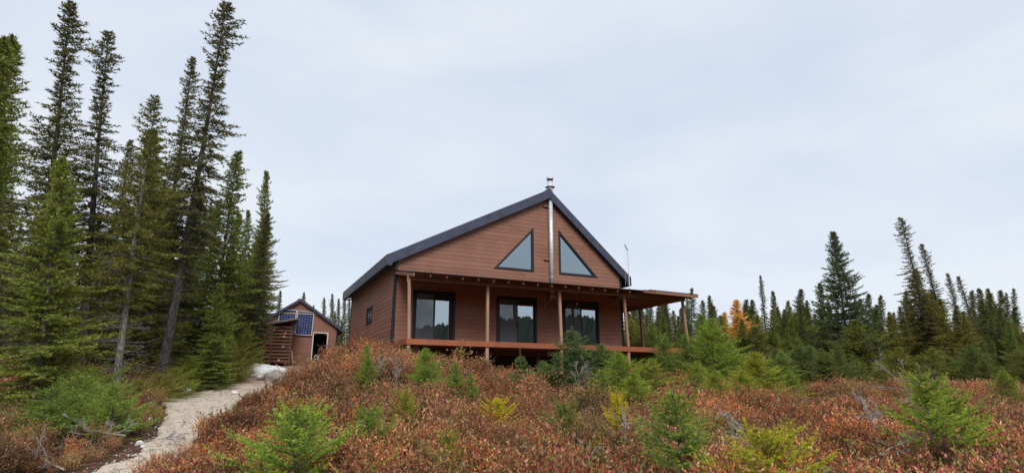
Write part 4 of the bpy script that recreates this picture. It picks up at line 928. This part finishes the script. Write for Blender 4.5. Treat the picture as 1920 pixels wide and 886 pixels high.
# ------------------------------------------------------------------ heath: uncountable low shrubs, instanced clumps
lib = bpy.data.collections.new('heath_clumps')
def clump(seed, h, rad, stems, leaves, ll, lw_):
    rng = np.random.RandomState(seed); tb = MB(); O = []; D = []; Lh = []
    for i in range(stems):
        a = rng.uniform(0, 6.28); rr = rad * math.sqrt(rng.uniform(0, 1)) * .55; b = np.array([rr * math.cos(a), rr * math.sin(a), -.05]); hh = h * rng.uniform(.6, 1.1) * (1 - .25 * rr / rad)
        lean = np.array([math.cos(a), math.sin(a), 0]) * rng.uniform(.05, .45) * rad + rng.normal(0, .05, 3); tpt = b + lean + (0, 0, hh); mid = b * .5 + tpt * .5 + rng.normal(0, .03, 3)
        tb.tube([tuple(b), tuple(mid), tuple(tpt)], [.0045, .0035, .0015], 3, False)
        for j in range(3):
            s = rng.uniform(.35, .8); q = mid * (1 - s) + tpt * s if s > .5 else b * (1 - s) + mid * s; e = q + np.array([*rng.normal(0, .09, 2), rng.uniform(.08, .2)]); tb.tube([tuple(q), tuple(e)], [.0025, .001], 3, False)
            for k in range(leaves // 5): s2 = rng.uniform(.15, 1.05); O.append(q * (1 - s2) + e * s2); D.append(norm(e - q))
        for k in range(leaves // 2):
            s = 1 - rng.uniform(0, .55) ** 1.3; q = mid * (1 - (2 * s - 1)) + tpt * (2 * s - 1) if s > .5 else b + (mid - b) * 2 * s; O.append(q); D.append(norm(tpt - mid))
    O = np.array(O); D = np.array(D); n = len(O); rd = norm(rng.normal(0, 1, (n, 3)) * (1, 1, .5)); d = norm(D * rng.uniform(.5, 1.3, (n, 1)) + rd * .62 + (0, 0, .15)); sd = norm(np.cross(d, norm(rng.normal(0, 1, (n, 3)) + (0, 0, .6))))
    l = ll * rng.uniform(.6, 1.25, (n, 1)); w_ = lw_ * rng.uniform(.7, 1.25, (n, 1)); nn = np.cross(d, sd)
    V = np.stack([O, O + d * l * .5 + sd * w_ * .5 + nn * l * .06, O + d * l, O + d * l * .5 - sd * w_ * .5 + nn * l * .06], 1).reshape(-1, 3)
    nv = len(V); tm = np.array(tb.v); Tq = np.arange(n * 4).reshape(n, 4); Ts = np.array(tb.f) + nv
    me = mesh_np('clump', np.concatenate([V, tm]), [Tq, Ts], ['heath_leaf', 'heath_stem'], False, np.concatenate([np.zeros(n), np.ones(len(Ts))]))
    o = bpy.data.objects.new('heath_clump', me); lib.objects.link(o); return n
rng = np.random.RandomState(99)
for s in range(5): clump(50 + s, .54, .33, 34, 40, .037, .0150)
for s in range(2): clump(60 + s, .50, .34, 40, 8, .040, .016)
def tuft(seed):      # dry grass
    rng = np.random.RandomState(seed); V = []; Q = []
    for i in range(46):
        a = rng.uniform(0, 6.28); r0 = rng.uniform(0, .06); b = np.array([r0 * math.cos(a), r0 * math.sin(a), -.03]); h = rng.uniform(.25, .6); ln = rng.uniform(.05, .3); sd = np.array([-math.sin(a), math.cos(a), 0]) * .003
        m_ = b + (math.cos(a) * ln * .3, math.sin(a) * ln * .3, h * .65); e = b + (math.cos(a) * ln, math.sin(a) * ln, h); k = len(V); V += [b - sd, b + sd, m_ + sd, m_ - sd, e + sd * .3, e - sd * .3]; Q += [(k, k + 1, k + 2, k + 3), (k + 3, k + 2, k + 4, k + 5)]
    o = bpy.data.objects.new('heath_tuft', mesh_np('tuft', np.array(V), np.array(Q), 'straw')); lib.objects.link(o)
tuft(1); tuft(2)
def value_noise(x, y, f, seed):
    return np.array([mnoise.fractal(Vector((a * f, b * f, seed)), 1.0, 2.0, 3) for a, b in zip(x, y)])
def scatter_heath():
    P = []
    # density falls with distance; skips path, cabin, shed and the far wood's inside
    for y0, y1, dens in ((5, 12, 8.0), (12, 18, 7.2), (18, 26, 6.4), (26, 40, 3.6), (40, 52, 1.2)):
        hw = .92 * y1 + 2; n = int(dens * 2 * hw * (y1 - y0)); x = rng.uniform(-hw, hw, n); y = rng.uniform(y0, y1, n); k = np.abs(x) < .92 * y + 2; P.append(np.stack([x[k], y[k]], 1))
    P = np.concatenate(P); x, y = P[:, 0], P[:, 1]
    c, s = math.cos(-CROT), math.sin(-CROT); lx = (x - CAB[0]) * c - (y - CAB[1]) * s; ly = (x - CAB[0]) * s + (y - CAB[1]) * c
    keep = ~((lx > -.15) & (lx < 13.8) & (ly > -2.2) & (ly < L + .5))
    c, s = math.cos(-SROT), math.sin(-SROT); qx = (x - SHED.x) * c - (y - SHED.y) * s; qy = (x - SHED.x) * s + (y - SHED.y) * c
    keep &= ~((np.abs(qx) < 2.9) & (qy > -2.6) & (qy < 5.5)); pd = path_dist(x, y); lf = x < np.interp(y, PP[:, 1], PP[:, 0]); keep &= pd > np.where(lf, np.where(y < 14, .25, .10), .05)
    # bare bank left of the path's lower end
    n1 = value_noise(x, y, .33, 2.0); keep &= ~(lf & (x < -5.2) & (y < 16.5) & (pd < .9) & (n1 > .02))
    
    x, y, pd, n1 = x[keep], y[keep], pd[keep], n1[keep]; n = len(x)
    n2 = value_noise(x, y, .22, 5.0); n3 = value_noise(x, y, .9, 8.0)
    left = (x < np.interp(y, PP[:, 1], PP[:, 0]))
    hue = np.clip(.16 + n2 * .65 + n3 * .4 + rng.normal(0, .14, n), 0, .55) + np.where(rng.uniform(0, 1, n) < .22, rng.uniform(.2, .6, n), 0)
    wood = sstep(.28, .6, -x / y - .1) * sstep(19, 26, y)
    hue = np.where(left, np.clip(np.where(y > 19, .82, .6) + n2 * .6 + n3 * .4 + rng.normal(0, .15, n), .1, 1), hue)
    hue = np.where((y > 33) & ~left, np.clip(hue + .3, 0, 1), hue)
    tone = np.clip(1.66 + n3 * 1.1 + n1 * .5 + rng.normal(0, .3, n), .6, 2.4)
    scl = np.clip(1.0 + n1 * .45 + value_noise(x, y, 1.2, 3.0) * 1.1 + rng.normal(0, .12, n), .5, 1.85) * np.where(pd < .6, .72, 1.0) * np.where(left & (y < 19), .80, 1.0) * np.where(left & (y > 20), 1.2, 1.0)
    z = ground_np(x, y) - .02
    me = bpy.data.meshes.new('heath'); me.vertices.add(n); me.vertices.foreach_set('co', np.stack([x, y, z], 1).astype(np.float32).ravel())
    def at(nm, ty, v):
        a = me.attributes.new(nm, ty, 'POINT'); a.data.foreach_set('vector' if ty == 'FLOAT_VECTOR' else 'value', np.ascontiguousarray(v).ravel())
    at('rot', 'FLOAT_VECTOR', np.stack([rng.normal(0, .14, n), rng.normal(0, .14, n), rng.uniform(0, 6.28, n)], 1).astype(np.float32))
    at('scl', 'FLOAT', scl.astype(np.float32)); at('hue', 'FLOAT', hue.astype(np.float32)); at('tone', 'FLOAT', tone.astype(np.float32))
    bare = (rng.uniform(0, 1, n) < .13); pick = np.where(bare, rng.randint(5, 7, n), rng.randint(0, 5, n)); pick = np.where(rng.uniform(0, 1, n) < .035, rng.randint(7, 9, n), pick); at('pick', 'INT', pick.astype(np.int32))
    o = bpy.data.objects.new('heath', me); link(o); tag(o, 'rust and brown low heath shrubs covering the slope', 'heath', None, 'stuff')
    g = bpy.data.node_groups.new('heath_scatter', 'GeometryNodeTree'); g.interface.new_socket('Geometry', in_out='INPUT', socket_type='NodeSocketGeometry'); g.interface.new_socket('Geometry', in_out='OUTPUT', socket_type='NodeSocketGeometry')
    gi, go = g.nodes.new('NodeGroupInput'), g.nodes.new('NodeGroupOutput'); ci = g.nodes.new('GeometryNodeCollectionInfo'); ci.inputs['Collection'].default_value = lib; ci.inputs['Separate Children'].default_value = True; ci.inputs['Reset Children'].default_value = True
    ip = g.nodes.new('GeometryNodeInstanceOnPoints'); ip.inputs['Pick Instance'].default_value = True
    def na(nm, ty): a = g.nodes.new('GeometryNodeInputNamedAttribute'); a.data_type = ty; a.inputs['Name'].default_value = nm; return [q for q in a.outputs if q.enabled and q.name == 'Attribute'][0]
    er = g.nodes.new('FunctionNodeEulerToRotation'); g.links.new(na('rot', 'FLOAT_VECTOR'), er.inputs[0]); g.links.new(er.outputs[0], ip.inputs['Rotation'])
    g.links.new(gi.outputs[0], ip.inputs['Points']); g.links.new(ci.outputs[0], ip.inputs['Instance']); g.links.new(na('pick', 'INT'), ip.inputs['Instance Index']); g.links.new(na('scl', 'FLOAT'), ip.inputs['Scale']); g.links.new(ip.outputs[0], go.inputs[0])
    md = o.modifiers.new('scatter', 'NODES'); md.node_group = g
    print('heath clumps', n)
scatter_heath()

# ------------------------------------------------------------------ deadwood and small plants
def dead_branch(base, direction, length, label, seed, rad=.022, depth=3, name='dead_branch', cat='dead branch', kids=5):
    r = random.Random(seed); m = MB()
    def grow(p, d, ln, rd, k):
        pts = [p]; n = 5; q = p.copy(); dd = d.copy()
        for i in range(n): dd = (dd + Vector((r.gauss(0, .10), r.gauss(0, .10), r.gauss(0, .08)))).normalized(); q = q + dd * ln / n; pts.append(q.copy())
        m.tube([tuple(a) for a in pts], [max(.003, 1.1 * rd * (1 - i / (n + .6))) for i in range(n + 1)], 5 if k == depth else 4, False)
        if k > 0:
            for i in range(kids + 2 if k == depth else 5):
                a = r.uniform(.25, 1) * n; i0 = min(int(a), n - 1); s = pts[i0].lerp(pts[i0 + 1], a - i0)
                grow(s, (dd + Vector((r.gauss(0, .6), r.gauss(0, .6), r.gauss(.1, .45)))).normalized(), ln * r.uniform(.3, .55), rd * .5, k - 1)
    grow(Vector((0, 0, 0)), Vector(direction).normalized(), length, rad, depth)
    o = m.build(name, 'deadwood', None); o.location = base; tag(o, label, cat); return o
p = at_depth(1495, 9.6); dead_branch(p + Vector((0, 0, .42)), (-.6, .25, .3), .95, 'tangle of silvery dead branches behind the yellow-green sapling', 1, .02, 3)
p = at_depth(1420, 11.0); dead_branch(p + Vector((0, 0, .35)), (-.3, .2, .5), .7, 'grey dead twig bush left of the silvery tangle', 2, .018, 3)
p = at_depth(1600, 9.0); dead_branch(p + Vector((0, 0, .32)), (.75, .1, .5), 1.2, 'dead branches fanning out between the silvery tangle and the bushy sapling', 3, .02, 3)
p = at_depth(1690, 10.5); dead_branch(p + Vector((0, 0, .35)), (-.3, .2, .6), .8, 'upright bare dead stem just left of the large bushy sapling', 4, .018, 3)
p = at_depth(1790, 12.5); dead_branch(p + Vector((0, 0, .40)), (-.2, .3, .8), 1.5, 'pale dead branches reaching up behind the large bushy sapling', 5, .02, 3)
p = at_depth(1640, 8.2); dead_branch(p + Vector((0, 0, .28)), (-.7, .1, .35), .9, 'low dead branch lying in the near right heath', 6, .018, 3)
p = at_depth(1178, 11.8); dead_branch(p, (-.02, .0, 1), 1.0, 'crooked grey dead sapling beside the yellow sapling', 7, .02, 2)
p = at_depth(1075, 9.6); dead_branch(p, (.25, .05, .9), .7, 'thin bare grey twigs in the front heath', 8, .014, 2)
p = at_depth(700, 16.5); dead_branch(p + Vector((0, 0, .28)), (.2, .1, .9), .65, 'pale dead twigs at the foot of the slender spruce', 9, .014, 3)
p = at_depth(738, 16.2); dead_branch(p + Vector((0, 0, .28)), (.2, .1, .9), .6, 'pale dead twigs in heath right of the slender spruce', 10, .012, 3)
p = at_depth(1090, 19.0); dead_branch(p, (.1, .0, 1), 1.2, 'grey leafless shrub before the bluish spruce pair', 11, .016, 3)
p = at_depth(232, 13.4); dead_branch(p + Vector((0, 0, .28)), (-.8, .1, .12), 1.2, 'brown dead branch lying on the left bank', 12, .018, 3)
p = at_depth(120, 11.6); dead_branch(p + Vector((0, 0, .08)), (-.7, .2, .2), 1.1, 'dead brushwood at the foot of the left bank', 13, .016, 3)
p = at_depth(285, 14.0); dead_branch(p + Vector((0, 0, .08)), (.7, -.2, .15), .8, 'small heap of dead twigs below the white stones', 14, .014, 3)
p = at_depth(1450, 9.0); lg = MB().tube([(-.32, -.1, .34), (-.1, 0, .31), (.15, .05, .25), (.45, .1, .12)], [.06, .068, .066, .05], 9).build('fallen_log', 'deadwood', None, True); lg.location = p; tag(lg, 'weathered grey fallen log behind the yellow-green sapling', 'log')
p = at_depth(1205, 36); 
# birch-like sapling with yellow leaves before the deck
def leafy(base, h, n, label, col, seed, ls=.05, leaves=60):
    r = random.Random(seed); e = empty('leafy_sapling', base); tag(e, label, 'sapling'); m = MB(); V = []; Q = []
    for i in range(n):
        a = r.uniform(0, 6.28); d = Vector((math.cos(a) * .35, math.sin(a) * .35, 1)).normalized(); hh = h * r.uniform(.65, 1.05); p = [Vector((0, 0, 0)) + d * hh * t + Vector((r.gauss(0, .03), r.gauss(0, .03), 0)) * t for t in (0, .35, .7, 1)]
        p[0] = Vector((0, 0, -.05)); m.tube([tuple(x) for x in p], [.010, .008, .006, .003], 4, False)
        for k in range(leaves):
            t = r.uniform(.35, 1) * 3; i0 = min(2, int(t)); q = p[i0].lerp(p[i0 + 1], t - i0); tw = Vector((r.gauss(0, .16), r.gauss(0, .16), r.gauss(.02, .08)))
            o = q + tw; 
            if k % 4 == 0: m.tube([tuple(q), tuple(o)], [.003, .0015], 3, False)
            dl = Vector((r.gauss(0, 1), r.gauss(0, 1), r.gauss(-.6, .5))).normalized(); sd = dl.cross(Vector((r.gauss(0, 1), r.gauss(0, 1), r.gauss(0, 1)))).normalized(); l = ls * r.uniform(.7, 1.4); b = len(V)
            V += [tuple(o), tuple(o + dl * l * .5 + sd * l * .32), tuple(o + dl * l), tuple(o + dl * l * .5 - sd * l * .32)]; Q.append((b, b + 1, b + 2, b + 3))
    m.build('stem', 'bark', e); me = mesh_np('foliage', V, np.array(Q), 'leaf'); o = bpy.data.objects.new('foliage', me); o.color = (*col, 1); link(o, e)
leafy(at_depth(850, 20.6), 1.5, 4, 'leggy sapling with sparse yellow leaves in front of the first door', (.55, .33, .09), 1, .10, 60)
leafy(at_depth(893, 20.8), 1.0, 4, 'low sapling with ochre leaves under the deck rim', (.48, .30, .10), 2, .09, 60)
leafy(at_depth(1235, 23.5), .9, 4, 'thin olive-leaved sapling below the deck\'s right part', (.16, .17, .05), 3, .05, 30)
print('tris', {k: v['n'] for k, v in SP.items()})
